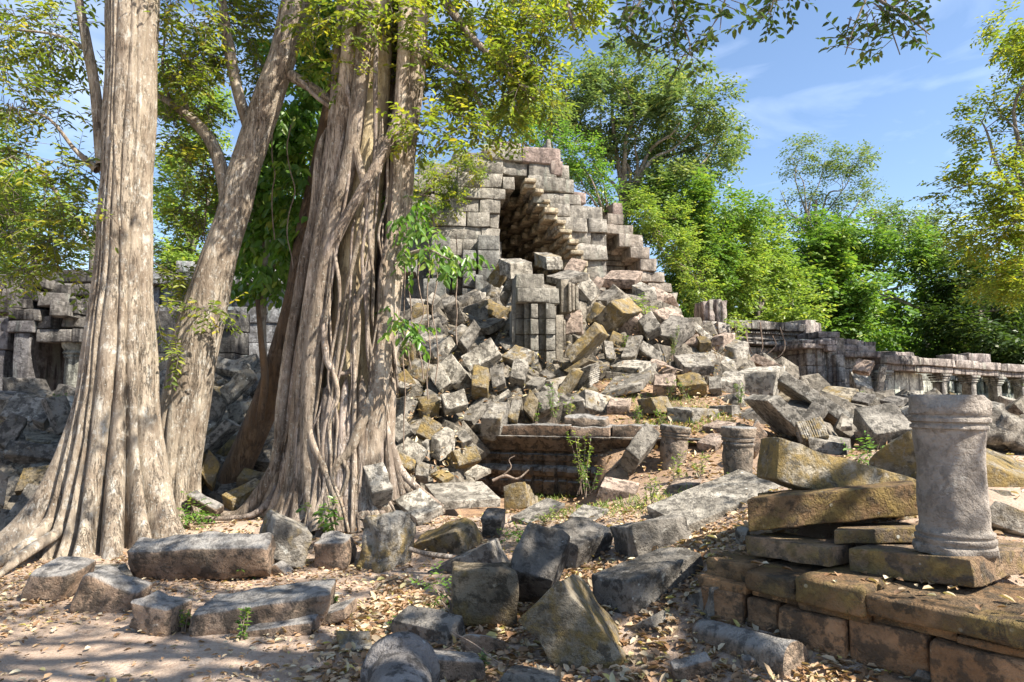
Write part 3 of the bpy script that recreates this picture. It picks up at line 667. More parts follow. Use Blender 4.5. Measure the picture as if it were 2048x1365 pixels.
# ---------------------------------------------------------------- masonry
def inpoly(x, y, poly):
    c = False; n = len(poly); j = n - 1
    for i in range(n):
        xi, yi = poly[i]; xj, yj = poly[j]
        if (yi > y) != (yj > y) and x < (xj - xi) * (y - yi) / (yj - yi) + xi: c = not c
        j = i
    return c
def span(poly, z):
    """u-intervals of the polygon at height z"""
    xs = []
    for i in range(len(poly)):
        (xi, yi), (xj, yj) = poly[i - 1], poly[i]
        if (yi > z) != (yj > z): xs.append((xj - xi) * (z - yi) / (yj - yi) + xi)
    xs.sort(); return list(zip(xs[::2], xs[1::2]))
class Frame:
    def __init__(s, O, ang):
        s.O = np.array(O, float); s.u = np.array([cos(ang), sin(ang), 0]); s.v = np.array([-sin(ang), cos(ang), 0])
    def W(s, u, v, z): return s.O + s.u * u + s.v * v + np.array([0, 0, z])
    def px(s, px, py, v=0.0):      # pixel -> (u, z) on the plane at depth v
        d = ray(px, py); O = s.O + s.v * v; t = ((O - EYE) @ s.v) / (d @ s.v); P = EYE + d * t - s.O
        return (P @ s.u, P[2])
    def box(s, mb, u0, u1, v0, v1, z0, z1, sd=0, r=0.025, rough=0.010, chips=1, seg=0.16, tilt=0.0, nmax=8):
        L_ = (abs(u1 - u0), abs(v1 - v0), abs(z1 - z0))
        V, Fc = rbox(L_, seg=seg, r=r, rough=rough, chips=chips, seed=sd, nmin=4, nmax=nmax, chipd=(.04, .2))
        if tilt: V = V @ euler(tilt, tilt * .6, tilt * .5).T
        V = V + np.array([(u0 + u1) / 2, (v0 + v1) / 2, (z0 + z1) / 2])
        mb.add(s.O + V[:, :1] * s.u + V[:, 1:2] * s.v + V[:, 2:] * np.array([0, 0, 1.]), Fc)
def courses(mb, fr, poly, zh, v0, v1, blen=(0.7, 1.5), jit=0.05, holes=(), sd=0, edge=0.0, tl=0.0, **k):
    sd = int(abs(sd)); rg = np.random.default_rng(sd); zs = min(p[1] for p in poly); ze = max(p[1] for p in poly); z = zs; q = 0
    while z < ze - 0.08:
        h = zh * rg.uniform(0.82, 1.2); zm = z + h / 2
        for (a, b) in span(poly, zm):
            segs = [(a, b)]
            for hp in holes:
                ns = []
                for (s0, s1) in segs:
                    cur = s0
                    for (h0, h1) in span(hp, zm):
                        if h1 <= cur or h0 >= s1: continue
                        if h0 > cur: ns.append((cur, h0))
                        cur = max(cur, h1)
                    if cur < s1: ns.append((cur, s1))
                segs = ns
            for (s0, s1) in segs:
                u = s0 + rg.uniform(-edge, edge)
                while u < s1 - 0.12:
                    l = min(rg.uniform(*blen), s1 - u)
                    if s1 - u - l < 0.25: l = s1 - u
                    j = rg.uniform(-jit, jit); vv1 = v1
                    fr.box(mb, u + .004, u + l - .004, v0 + j, vv1, z + .003, z + h - .003, sd * 100 + q, tilt=rg.uniform(-1, 1) * tl, **k); q += 1; u += l
        z += h
    return q
# ---------------------------------------------------------------- the ruined vaulted tower
A = radians(11)
O = at(1040, 600, 19.0); O[2] = 0
R1 = Frame(O, A)
ruin = empty("ruined_tower", (O[0], O[1], 4.0), "tall broken corbelled vault with an open pointed arch, above the rubble heap", "ruin")
def P(fr, pts, v=0.0): return [fr.px(x, y, v) for x, y in pts]
outl = P(R1, [(868, 640), (868, 470), (880, 430), (905, 400), (925, 340), (955, 305), (1000, 285), (1102, 288), (1122, 312), (1140, 345), (1150, 375), (1165, 402), (1205, 418), (1215, 455), (1213, 560), (1216, 660), (868, 660)])
arch = P(R1, [(1003, 640), (1001, 530), (1001, 430), (1008, 395), (1028, 366), (1048, 358), (1066, 382), (1085, 410), (1108, 440), (1132, 475), (1150, 505), (1162, 545), (1168, 640)])
mb = MB(); courses(mb, R1, outl, 0.38, 0, 1.3, (0.5, 1.5), 0.06, [arch], 11, 0.10, .014, chips=3, seg=0.11, rough=0.026)
# fringe of broken corbel ends along the right reveal
o = mb.build("arch_wall", MASON, ruin, auto=radians(50)); o.color = (1.12, 1.09, 1.04, 0.26)
mb = MB(); rg = np.random.default_rng(3)           # inner right vault face, stepped corbels running back
z = R1.px(1100, 640)[1]; top = R1.px(1048, 362)[1]; q = 0
while z < top:
    h = 0.30 * rg.uniform(.75, 1.25); sp = span(arch, min(z + h / 2, top - .02))
    if sp:
        ur0 = sp[0][1]; vv = 0.75
        while vv < 5.2:
            l = rg.uniform(.55, 1.0); pr = rg.uniform(-.03, .08); ur = ur0 - .20 * (vv - .75)
            R1.box(mb, ur - .10 - pr, ur0 + .7, vv, vv + l - .02, z, z + h * .52, q, r=.03, seg=.12)
            R1.box(mb, ur - .02 - pr, ur0 + .7, vv + .01, vv + l - .03, z + h * .53, z + h * .99, q + 77, r=.05, seg=.12); q += 1; vv += l
        for e in range(2):                          # ragged ends on the face
            if rg.random() < .85: R1.box(mb, ur0 - rg.uniform(.05, .26), ur0 + .16, -.18 - .1 * e, .5, z + h * .5 * e, z + h * (.45 + .5 * e), q + 300 + e, r=.04, seg=.1, chips=3)
    z += h
o = mb.build("vault", MASON, ruin, auto=radians(50)); o.color = (1.6, 1.42, 1.12, .3)  # tint raised to stand in for light inside the vault
mb = MB(); z = R1.px(1000, 640)[1]; q = 0         # left reveal
while z < top:
    h = 0.42 * rg.uniform(.9, 1.1); sp = span(arch, min(z + h / 2, top - .02))
    if sp:
        ul = sp[0][0]; vv = 1.31
        while vv < 5.2:
            l = rg.uniform(.7, 1.2); R1.box(mb, ul - .8, ul + rg.uniform(0, .10), vv, vv + l - .02, z, z + h - .01, q + 40, seg=.14); q += 1; vv += l
    z += h
zt = R1.px(1040, 340)[1]
for k in range(5): R1.box(mb, -1.5, 1.6, 1.31 + k * .8, 1.31 + k * .8 + .78, zt - .05, zt + .4, 900 + k)
R1.box(mb, -2.0, 3.2, 5.25, 5.8, 2.5, zt + .2, 77, seg=.4)
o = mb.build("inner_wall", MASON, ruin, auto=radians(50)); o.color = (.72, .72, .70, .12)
# upper left flank, its steps further back, overgrown
mb = MB()
fl = P(R1, [(800, 560), (812, 430), (822, 370), (850, 335), (900, 322), (960, 300), (960, 560), (870, 600)], 1.4)
courses(mb, R1, fl, 0.45, 1.35, 3.0, (.8, 1.7), .07, sd=21, edge=.2, tl=.02, rough=.03, chips=3)
o = mb.build("left_flank", MASON, ruin, auto=radians(50)); o.color = (.88, .87, .84, .3)
# stepped right wall with its own half vault
side = P(R1, [(1216, 640), (1213, 425), (1240, 428), (1262, 455), (1284, 480), (1296, 505), (1312, 530), (1328, 550), (1345, 575), (1358, 600), (1358, 660), (1216, 660)], .25)
hole = P(R1, [(1208, 600), (1209, 468), (1222, 458), (1240, 470), (1244, 492), (1262, 500), (1276, 520), (1284, 548), (1292, 575), (1294, 600)], .25)
mb = MB(); courses(mb, R1, side, 0.34, .25, 1.6, (.55, 1.1), .04, [hole], 31, .12, .02, chips=3, seg=.10, rough=.028)
z = R1.px(1250, 640)[1]; zt2 = R1.px(1225, 464)[1]; q = 0
while z < zt2:
    h = .3; sp = span(hole, z + h / 2)
    if sp:
        for vv in (.9, 1.7, 2.5): R1.box(mb, sp[0][1] - .08, sp[0][1] + .5, vv, vv + .78, z, z + h - .01, 600 + q, r=.05, chips=2, seg=.12); q += 1
    z += h
R1.box(mb, sp[0][0] - 0.2 if sp else 2.2, 4.2, 3.3, 3.8, 3.0, zt2 + .3, 5, seg=.4)
o = mb.build("stepped_wall", MASON, ruin, auto=radians(50)); o.color = (1.25, 1.15, 1.08, .24)
mb = MB(); q = 0
u0 = R1.px(1206, 500, 1.0)[0]; u1 = R1.px(1228, 500, 1.0)[0]; zz = R1.px(1215, 575, 1.0)[1]
while zz < R1.px(1215, 470, 1.0)[1]:
    R1.box(mb, u0, u1 + .35, 1.0 + .04 * (q % 2), 1.7, zz, zz + .15, q, r=.02, seg=.1); zz += .17; q += 1
o = mb.build("ledge_courses", MASON, ruin, auto=radians(50)); o.color = (1, .95, .85, .45)
# top rows and loose stones crowning it
for (x0, x1, y0, y1, v) in [(1042, 1122, 296, 324, -.06), (985, 1042, 285, 300, .1), (1100, 1126, 322, 350, -.05), (1140, 1172, 385, 405, .1), (1225, 1245, 405, 428, .5)]:
    mb = MB(); a, b = R1.px(x0, y1, v), R1.px(x1, y0, v); R1.box(mb, a[0], b[0], v, v + .9, a[1], b[1], x0, r=.05, chips=3, seg=.1, rough=.02, tilt=.03)
    o = mb.build("cap_stone", MASON, ruin, auto=radians(50)); o.color = (1.15, .95, .92, .25)
# left lower chamber: piers and dark recesses under the flank
R0 = Frame(at(900, 600, 17.6) * np.array([1, 1, 0]), radians(4))
mb = MB()
for (x0, x1, y0, y1, v0, v1, sd) in [(924, 952, 520, 622, 0, .9, 1), (955, 1000, 470, 622, .2, 1.4, 2), (950, 966, 540, 625, -.1, .5, 3), (975, 1000, 578, 622, -.2, .7, 4), (862, 900, 470, 590, .4, 1.2, 5), (845, 892, 560, 600, .1, .8, 6), (800, 832, 520, 545, 0, 1.2, 7), (966, 1004, 545, 560, -.3, .8, 8)]:
    a, b = R0.px(x0, y1, v0), R0.px(x1, y0, v0)
    courses(mb, R0, [(a[0], a[1]), (b[0], a[1]), (b[0], b[1]), (a[0], b[1])], .5, v0, v1, (.9, 1.5), .03, sd=40 + sd, chips=2, seg=.12)
R0.box(mb, R0.px(790, 500)[0], R0.px(1010, 500)[0], 1.8, 2.5, 3.0, R0.px(900, 450)[1], 5, seg=.4)
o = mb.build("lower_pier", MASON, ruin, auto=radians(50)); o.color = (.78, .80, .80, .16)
# central pilastered pier
R2 = Frame(at(1080, 640, 13.6) * np.array([1, 1, 0]), radians(5))
pier = empty("pilastered_pier", (R2.O[0], R2.O[1], 3.0), "standing striped pier of fluted courses in the centre of the heap", "pier")
mb = MB(); q = 0
def pc(mb, x0, x1, y0, y1, v0, v1, sd, **k):
    a, b = R2.px(x0, y1, v0), R2.px(x1, y0, v0); R2.box(mb, a[0], b[0], v0, v1, a[1], b[1], sd, r=.018, seg=.12, **k)
for i, (y0, y1) in enumerate([(607, 637), (638, 669), (670, 701), (702, 738)]):
    d = [0, -.02, .02, .03][i]
    for (x0, x1, v) in [(1031, 1048, .12), (1049, 1060, .0), (1061, 1077, -.12), (1078, 1091, .02), (1092, 1111, -.16)]:
        if i == 3 and x1 < 1062: continue
        pc(mb, x0, x1, y0, y1, v + d, .9, i * 9 + x0, chips=1)
pc(mb, 1032, 1118, 577, 606, -.05, 1.0, 5); pc(mb, 1035, 1100, 578, 604, -.12, .9, 6); pc(mb, 1032, 1090, 548, 576, -.06, .9, 7, chips=3); pc(mb, 1024, 1031, 619, 700, .1, .8, 9)
o = mb.build("pier_courses", MASON, pier, auto=radians(50)); o.color = (.98, .97, .93, .22)
mb = MB()
for (x0, x1, y0, y1, v) in [(1112, 1127, 630, 742, -.05), (1128, 1131, 640, 700, .1), (1122, 1136, 560, 625, .25), (1137, 1143, 565, 624, .18), (1144, 1150, 568, 622, .26), (1151, 1157, 572, 620, .34)]: pc(mb, x0, x1, y0, y1, v, .9, x0)
o = mb.build("door_jamb", MASON, pier, auto=radians(50)); o.color = (1.05, .98, .88, .3)
# ---------------------------------------------------------------- moulded base wall in the shaded pit
p0 = at(950, 900, 11.3); p1 = at(1236, 900, 10.55); ang = math.atan2(p1[1] - p0[1], p1[0] - p0[0])
R3 = Frame((p0[0], p0[1], 0), ang); Lw = math.hypot(p1[0] - p0[0], p1[1] - p0[1])
base = empty("moulded_base", (p0[0], p0[1], 0.3), "dark moulded temple base exposed in the shaded pit", "wall base")
zt = at(1100, 850, 10.9)[2]; zb = at(1050, 975, 10.9)[2] - .1; hh = zt - zb
V = []; Fc = []; us = np.arange(0, Lw + 2.2, 0.035)
prof = [(0.0, 0.0), (0.0, .18), (.03, .20), (.03, .24), (-.03, .27), (-.05, .33), (-.02, .38), (.05, .41), (.05, .45), (.0, .48), (.0, .56), (.05, .58), (.05, .61), (-.02, .63), (-.06, .70), (-.13, .77), (-.17, .82), (-.17, .84), (-.10, .845), (-.10, .855)]
prof = [(a * 1.0, b) for a, b in dense(prof, .025)]
gridv = []
for u in us:
    ph = u / .38 % 1; pil = .09 if (.12 < ph < .62) else 0.0
    for (dv, t) in prof:
        e = -pil if t < .46 else (-.075 * abs(sin(u * 8.3)) if t > .62 else -pil * .6)
        z = zb + t * hh; gridv.append(R3.W(u, -dv * -1.2 + e, z))
gridv = np.array(gridv); gridv = gridv + (R3.v[None] * (0.012 * fbm(gridv, 6, 3))[:, None])
k = len(prof); I = (np.arange(len(us) - 1)[:, None] * k + np.arange(k - 1)[None]).ravel()
o = mesh_obj("moulding", gridv, np.stack([I, I + k, I + k + 1, I + 1], 1), LATER, base, smooth=True, auto=radians(40)); o.color = (.5, .46, .40, .36)  # pit shade put into the dark tints of this wall
mb = MB(); uu = -0.4
R3.box(mb, -.8, Lw + 2.2, .25, .8, zb, zt - .2, 3, seg=.3)
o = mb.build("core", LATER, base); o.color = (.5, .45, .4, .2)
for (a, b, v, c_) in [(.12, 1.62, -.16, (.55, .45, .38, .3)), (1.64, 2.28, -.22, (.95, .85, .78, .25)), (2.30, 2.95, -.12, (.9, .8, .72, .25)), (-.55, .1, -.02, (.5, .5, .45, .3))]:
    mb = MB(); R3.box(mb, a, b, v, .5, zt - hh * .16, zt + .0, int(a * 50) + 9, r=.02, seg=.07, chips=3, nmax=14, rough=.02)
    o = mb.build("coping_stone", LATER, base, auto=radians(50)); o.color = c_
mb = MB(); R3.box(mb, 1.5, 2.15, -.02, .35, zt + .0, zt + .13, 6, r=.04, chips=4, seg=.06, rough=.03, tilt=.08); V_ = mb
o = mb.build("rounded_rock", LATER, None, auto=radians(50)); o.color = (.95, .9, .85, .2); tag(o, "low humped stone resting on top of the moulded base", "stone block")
# ---------------------------------------------------------------- left ruin with doorway
R4 = Frame(at(60, 700, 14.6) * np.array([1, 1, 0]), radians(-3))
lr = empty("doorway_ruin", (R4.O[0], R4.O[1], 1.6), "dark ruined building with a black doorway and a short column, behind the largest tree", "ruin")
def lb(mb, x0, x1, y0, y1, v0, v1, sd, **k):
    a, b = R4.px(x0, y1, v0), R4.px(x1, y0, v0); R4.box(mb, a[0], b[0], v0, v1, a[1], b[1], sd, seg=.1, nmax=12, **k)
mb = MB()
for (x0, x1, y0, y1, v) in [(-60, 18, 636, 700, .0), (-60, 10, 701, 800, .03), (12, 66, 640, 665, -.14), (20, 60, 666, 800, -.1), (61, 68, 666, 800, .05), (-60, 16, 801, 830, -.1)]: lb(mb, x0, x1, y0, y1, v, 1.0, x0 + 99)
o = mb.build("pilaster", GALST, lr, auto=radians(50)); o.color = (.6, .6, .64, .2)
mb = MB()
for (x0, x1, y0, y1, v) in [(14, 78, 616, 639, -.1), (20, 60, 596, 615, -.05), (26, 92, 580, 600, .0), (36, 88, 560, 579, .2), (-60, 36, 548, 625, .9), (88, 136, 566, 596, .5), (137, 180, 570, 594, .6), (80, 122, 588, 612, -.1), (97, 136, 600, 632, -.25), (132, 152, 594, 628, -.1), (75, 102, 632, 658, .0), (120, 175, 632, 654, .1), (150, 200, 596, 615, .3), (60, 200, 540, 566, 1.1)]: lb(mb, x0, x1, y0, y1, v, v + 1.0, x0 + 70, chips=4, rough=.03, tilt=.05 * math.sin(x0))
o = mb.build("broken_wall_top", GALST, lr, auto=radians(50)); o.color = (.6, .58, .56, .2)
mb = MB(); lb(mb, 72, 141, 659, 684, -.12, .9, 3); lb(mb, 142, 176, 657, 685, -.1, .9, 4)
o = mb.build("lintel", GALST, lr, auto=radians(50)); o.color = (.7, .68, .66, .2)
a = R4.px(146, 795, .25); hgt = R4.px(146, 685, .25)[1] - a[1]; r = .2
V, Fc = lathe(dense([(.001, -.3), (r, -.3), (r * .95, hgt * .55), (r * .95, hgt * .7), (r * 1.15, hgt * .73), (r * 1.0, hgt * .76), (r * 1.25, hgt * .80), (r * 1.05, hgt * .84), (r * 1.3, hgt * .9), (r * 1.4, hgt), (.001, hgt)], .04), 32, 9, .01)
V = V + R4.W(a[0], .25, a[1]); o = mesh_obj("colonnette", V, Fc, GALST, lr, auto=radians(60)); o.color = (1.1, 1.15, 1.05, .15)
mb = MB(); a, b = R4.px(-60, 830, 2.6), R4.px(260, 560, 2.6); R4.box(mb, a[0], b[0], 2.6, 3.2, .5, b[1], 8, seg=.4)
a, b = R4.px(60, 560, .6), R4.px(200, 560, .6); R4.box(mb, a[0], b[0], .9, 2.6, R4.px(60, 650)[1], R4.px(60, 610)[1], 9, seg=.4)
a = R4.px(176, 700, .0); courses(mb, R4, [(a[0], 1.2), (a[0] + 3, 1.2), (a[0] + 3, 3.4), (a[0], 3.4)], .45, .4, 1.2, sd=77)
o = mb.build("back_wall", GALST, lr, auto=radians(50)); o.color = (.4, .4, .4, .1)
# ---------------------------------------------------------------- pale wall behind the second tree
R5 = Frame(at(450, 640, 19.5) * np.array([1, 1, 0]), radians(3))
rw = empty("rear_wall", (R5.O[0], R5.O[1], 2.4), "long pale grey wall with a small baluster window, behind the second tree", "wall")
mb = MB(); a, b = R5.px(180, 740), R5.px(800, 575)
win = [R5.px(482, 706), R5.px(528, 706), R5.px(528, 686), R5.px(482, 686)]
courses(mb, R5, [(a[0], 1.6), (b[0], 1.6), (b[0], b[1]), (a[0], b[1])], .5, 0, .8, (1.0, 1.9), .04, [win], 50)
o = mb.build("wall_face", GALST, rw, auto=radians(50)); o.color = (.85, .9, .98, .12)
mb = MB()
for i in range(12): 
    u = a[0] + (b[0] - a[0]) * i / 12; R5.box(mb, u, u + (b[0] - a[0]) / 12 - .02, -.25, .9, b[1], b[1] + .22, i); R5.box(mb, u + .1, u + (b[0] - a[0]) / 12 - .12, -.12, .9, b[1] + .23, b[1] + .4 + .3 * (i % 3 == 0), i + 30, chips=3)
o = mb.build("cornice", GALST, rw, auto=radians(50)); o.color = (.8, .84, .9, .15)
for i in range(6):
    c0 = R5.px(485 + i * 7.5, 706, .12); h_ = win[2][1] - win[0][1]; V, Fc = lathe(dense([(.035, 0), (.05, .04), (.03, .08), (.045, h_ / 2), (.03, h_ - .08), (.05, h_ - .04), (.035, h_)], .03), 12, i, .0)
    o = mesh_obj("baluster", V + R5.W(c0[0] + .05, .12, c0[1]), Fc, GALST, rw); o.color = (.8, .8, .8, .1)
# ---------------------------------------------------------------- right gallery
p0, p1 = at(1462, 660, 22.0), at(1622, 660, 23.5); R6 = Frame((p0[0], p0[1], 0), math.atan2(p1[1] - p0[1], p1[0] - p0[0]))
gal = empty("gallery_wall", (p0[0], p0[1], 1.5), "tall pale gallery wall with a carved cornice, right of the heap", "wall")
Lg = math.hypot(p1[0] - p0[0], p1[1] - p0[1]); z0g = 1.2
zt = R6.px(1500, 642)[1]; zc = R6.px(1500, 690)[1]
mb = MB(); courses(mb, R6, [(-.6, z0g), (Lg + .2, z0g), (Lg + .2, zc), (-.6, zc)], .42, .1, .9, (.9, 1.8), .02, sd=61)
o = mb.build("wall_face", GALST, gal, auto=radians(50)); o.color = (1.7, 1.7, 1.62, .1)
mb = MB(); rows = [(0, .13, -.22), (.13, .22, -.10), (.22, .30, -.16), (.30, .46, -.02), (.46, .52, -.1), (.52, .62, -.05), (.62, .98, -.25)]
for (a, b, v) in rows:
    u = -.3; i = 0
    while u < Lg - .1:
        l = 1.15 + .3 * math.sin(i * 2.2 + a * 9); R6.box(mb, u, min(u + l, Lg + .1) - .02, v, .9, zc + a * (zt - zc) + .003, zc + b * (zt - zc) - .003, int(a * 100) + i, r=.03, chips=1, rough=.02); u += l; i += 1
u = -.2
while u < Lg: R6.box(mb, u, u + .05, -.17, .0, zc + .475 * (zt - zc), zc + .515 * (zt - zc), 1, seg=.1, chips=0); u += .11
o = mb.build("cornice", GALST, gal, auto=radians(50)); o.color = (.88, .85, .82, .2)
mb = MB(); R6.box(mb, Lg - .55, Lg - .1, -.3, .9, zc + .4, zt + .12, 3, chips=3); R6.box(mb, Lg - .08, Lg + .25, -.28, .9, zc + .3, zt + .05, 4, chips=2)
o = mb.build("end_stone", GALST, gal, auto=radians(50)); o.color = (1.2, 1.1, 1.08, .2)
# pilastered corner
p0, p1 = at(1612, 700, 21.6), at(1752, 700, 22.2); R7 = Frame((p0[0], p0[1], 0), math.atan2(p1[1] - p0[1], p1[0] - p0[0]))
cor = empty("gallery_corner", (p0[0], p0[1], 1.5), "black streaked pilastered corner of the gallery between wall and colonnade", "wall")
mb = MB()
for (x0, x1, y0, y1, v) in [(1600, 1622, 690, 820, .3), (1618, 1652, 690, 820, -.05), (1638, 1648, 690, 820, -.12), (1653, 1658, 700, 820, .2), (1659, 1690, 690, 820, -.1), (1676, 1690, 715, 820, -.3), (1690, 1725, 700, 820, .25), (1725, 1770, 712, 820, .6)]:
    a, b = R7.px(x0, y1, v), R7.px(x1, y0, v); courses(mb, R7, [(a[0], z0g), (b[0], z0g), (b[0], b[1]), (a[0], b[1])], .45, v, 1.4, (.9, 1.4), .015, sd=x0)
o = mb.build("pilaster", GALST, cor, auto=radians(50)); o.color = (.95, .93, .92, .2)
mb = MB()
for (x0, x1, y0, y1, v) in [(1606, 1650, 688, 697, -.3), (1640, 1672, 680, 690, -.4), (1612, 1640, 680, 688, -.1), (1646, 1676, 676, 690, -.1), (1655, 1675, 690, 704, -.45), (1672, 1752, 692, 704, .1), (1676, 1762, 704, 714, -.1), (1672, 1715, 679, 692, .3), (1712, 1730, 681, 694, .35), (1731, 1753, 684, 697, .35), (1638, 1682, 664, 676, .2)]:
    a, b = R7.px(x0, y1, v), R7.px(x1, y0, v); R7.box(mb, a[0], b[0] - .02, v, 1.3, a[1] + .003, b[1], x0 + y0, r=.03, chips=2, rough=.02)
o = mb.build("cornice", GALST, cor, auto=radians(50)); o.color = (1.0, .92, .92, .2)
# colonnade
p0, p1 = at(1755, 760, 22.4), at(2048, 760, 27.5); R8 = Frame((p0[0], p0[1], 0), math.atan2(p1[1] - p0[1], p1[0] - p0[0]))
cl = empty("colonnade", (p0[0], p0[1], 1.5), "long low colonnade under a heavy lintel at the far right", "colonnade")
Lc = math.hypot(p1[0] - p0[0], p1[1] - p0[1]) + 5; zA = 1.6 + (800 - 713) * 22.4 / F - .05
mb = MB(); u = 0.0; i = 0
while u < Lc:
    l = 1.9 + .5 * math.sin(i * 1.9); zz = zA - .012 * u
    R8.box(mb, u, u + l - .03, -.35, .55, zz - .20, zz + .08, i + 3, r=.04, chips=2, rough=.02); R8.box(mb, u + .02, u + l - .05, -.25, .5, zz - .42, zz - .205, i + 40, r=.03, chips=1); u += l; i += 1
o = mb.build("lintel", GALST, cl, auto=radians(50)); o.color = (1.1, 1.0, .96, .2)
for (x0, x1, y0, y1) in [(1785, 1825, 702, 714), (1932, 1975, 705, 722), (1900, 1930, 712, 724)]:
    mb = MB(); a, b = R8.px(x0, y1), R8.px(x1, y0); R8.box(mb, a[0], b[0], -.1, .5, zA - .012 * a[0] + .085, zA + .085 + (b[1] - a[1]) * .7, x0, chips=4, rough=.03)
    o = mb.build("roof_stone", GALST, cl, auto=radians(50)); o.color = (1.05, .95, .95, .2)
for x in (1762, 1880, 1938, 1990, 2040, 2085):
    a = R8.px(x, 780)[0]; mb = MB(); zc_ = zA - .012 * a - .42
    R8.box(mb, a - .17, a + .17, -.17, .17, 1.1, zc_ - .32, x, r=.03); 
    for k_, (d_, h0, h1) in enumerate([(.20, -.32, -.26), (.22, -.25, -.18), (.25, -.17, -.09), (.29, -.08, -.002)]): R8.box(mb, a - d_, a + d_, -d_, d_, zc_ + h0, zc_ + h1, k_, r=.02, chips=0)
    o = mb.build("pillar", GALST, cl, auto=radians(50)); o.color = (1.05, 1.02, .98, .2)
mb = MB(); holes = []
for x in (1893, 1915, 1955, 1972, 2010, 2025): a = R8.px(x, 770, 2.2)[0]; holes.append([(a - .22, 1.7), (a + .22, 1.7), (a + .22, 2.6), (a - .22, 2.6)])
courses(mb, R8, [(-.3, 1.0), (Lc, 1.0), (Lc, zA - .1), (-.3, zA - .1)], .45, 2.2, 2.8, (.8, 1.6), .02, holes, 88)
o = mb.build("back_wall", GALST, cl, auto=radians(50)); o.color = (1.4, 1.5, 1.4, .1)
mb = MB(); R8.box(mb, -.3, 3.1, .2, .8, 1.0, zA - .43, 4, seg=.2)
o = mb.build("front_wall", GALST, cl, auto=radians(50)); o.color = (1.8, 1.85, 1.7, .1)
for (x, y, lab, co) in [(1752, 770, "pale tilted door jamb slab leaning before the colonnade", [1750, 806, 1762, 806, 1746, 806, 1762, 735]), (1722, 760, "broken moulded slab leaning on the gallery corner", [1712, 770, 1745, 778, 1712, 800, 1700, 740])]:
    place_block(co, 'p', lab, Y=20.3)
# carved fragment
R9 = Frame(at(1430, 640, 19.5) * np.array([1, 1, 0]), radians(5))
cf = empty("carved_pilaster", (R9.O[0], R9.O[1], 3.2), "upright carved pilaster fragment between stepped wall and gallery", "pilaster")
mb = MB()
for (x0, x1, y0, y1, v) in [(1408, 1418, 604, 642, .05), (1419, 1428, 600, 642, -.05), (1434, 1444, 598, 646, 0), (1445, 1454, 602, 650, -.08)]:
    a, b = R9.px(x0, y1, v), R9.px(x1, y0, v); R9.box(mb, a[0], b[0], v, .8, a[1], b[1], x0, chips=2, rough=.03, seg=.08, nmax=12)
o = mb.build("shaft", GALST, cf, auto=radians(50)); o.color = (1.2, 1.08, 1.05, .2)
mb = MB()
for (x0, x1, y0, y1, v) in [(1406, 1434, 643, 652, -.15), (1400, 1460, 652, 662, -.3), (1410, 1462, 662, 676, -.2), (1416, 1466, 676, 700, 0), (1436, 1462, 645, 668, -.35)]:
    a, b = R9.px(x0, y1, v), R9.px(x1, y0, v); R9.box(mb, a[0], b[0], v, 1.0, a[1], b[1], x0 + y0, chips=3, rough=.03, seg=.1)
o = mb.build("base", GALST, cf, auto=radians(50)); o.color = (1.1, 1.05, 1.0, .2)
# ---------------------------------------------------------------- tubes and trunks
def crom(P, n):
    P = np.asarray(P, float); Q = np.vstack([2 * P[0] - P[1], P, 2 * P[-1] - P[-2]]); out = []
    for i in range(len(P) - 1):
        t = np.linspace(0, 1, n, endpoint=False)[:, None]; a, b, c, d = Q[i:i + 4]
        out.append(.5 * ((2 * b) + (c - a) * t + (2 * a - 5 * b + 4 * c - d) * t ** 2 + (3 * b - a - 3 * c + d) * t ** 3))
    out.append(P[-1:]); return np.vstack(out)
def tube(path, rad, seg=12, sub=6, rough=0.08, seed=0, cap=True, rib=0.0):
    """tapering limb through the points; path (n,3), rad (n)"""
    PR = crom(np.hstack([np.asarray(path, float), np.asarray(rad, float)[:, None]]), sub); C = PR[:, :3]; R = np.maximum(PR[:, 3], 1e-3)
    T = np.gradient(C, axis=0); T /= np.linalg.norm(T, axis=1)[:, None] + 1e-9
    ref = np.array([0.3, -1, 0.1]); A_ = np.cross(T, ref); A_ /= np.linalg.norm(A_, axis=1)[:, None] + 1e-9; B = np.cross(T, A_)
    th = np.linspace(0, 2 * pi, seg, endpoint=False); k = len(C)
    V = C[:, None] + R[:, None, None] * (A_[:, None] * np.cos(th)[None, :, None] + B[:, None] * np.sin(th)[None, :, None]); V = V.reshape(-1, 3)
    d = V - np.repeat(C, seg, 0); V = V + d * (rough * (fbm(V * np.array([1, 1, .35]), 0.5 / max(R.mean(), .01) * .35, 3, seed)))[:, None]
    i = np.arange(seg); j = (i + 1) % seg
    Fc = [np.stack([a * seg + i, a * seg + j, (a + 1) * seg + j, (a + 1) * seg + i], 1) for a in range(k - 1)]
    return V, np.concatenate(Fc)
def pxpath(pts, Y):      # [(px,py,rpx[,dY])]
    P = []; R = []
    for p in pts:
        yy = Y + (p[3] if len(p) > 3 else 0); P.append(at(p[0], p[1], yy)); R.append(p[2] * yy / F)
    return np.array(P), np.array(R)
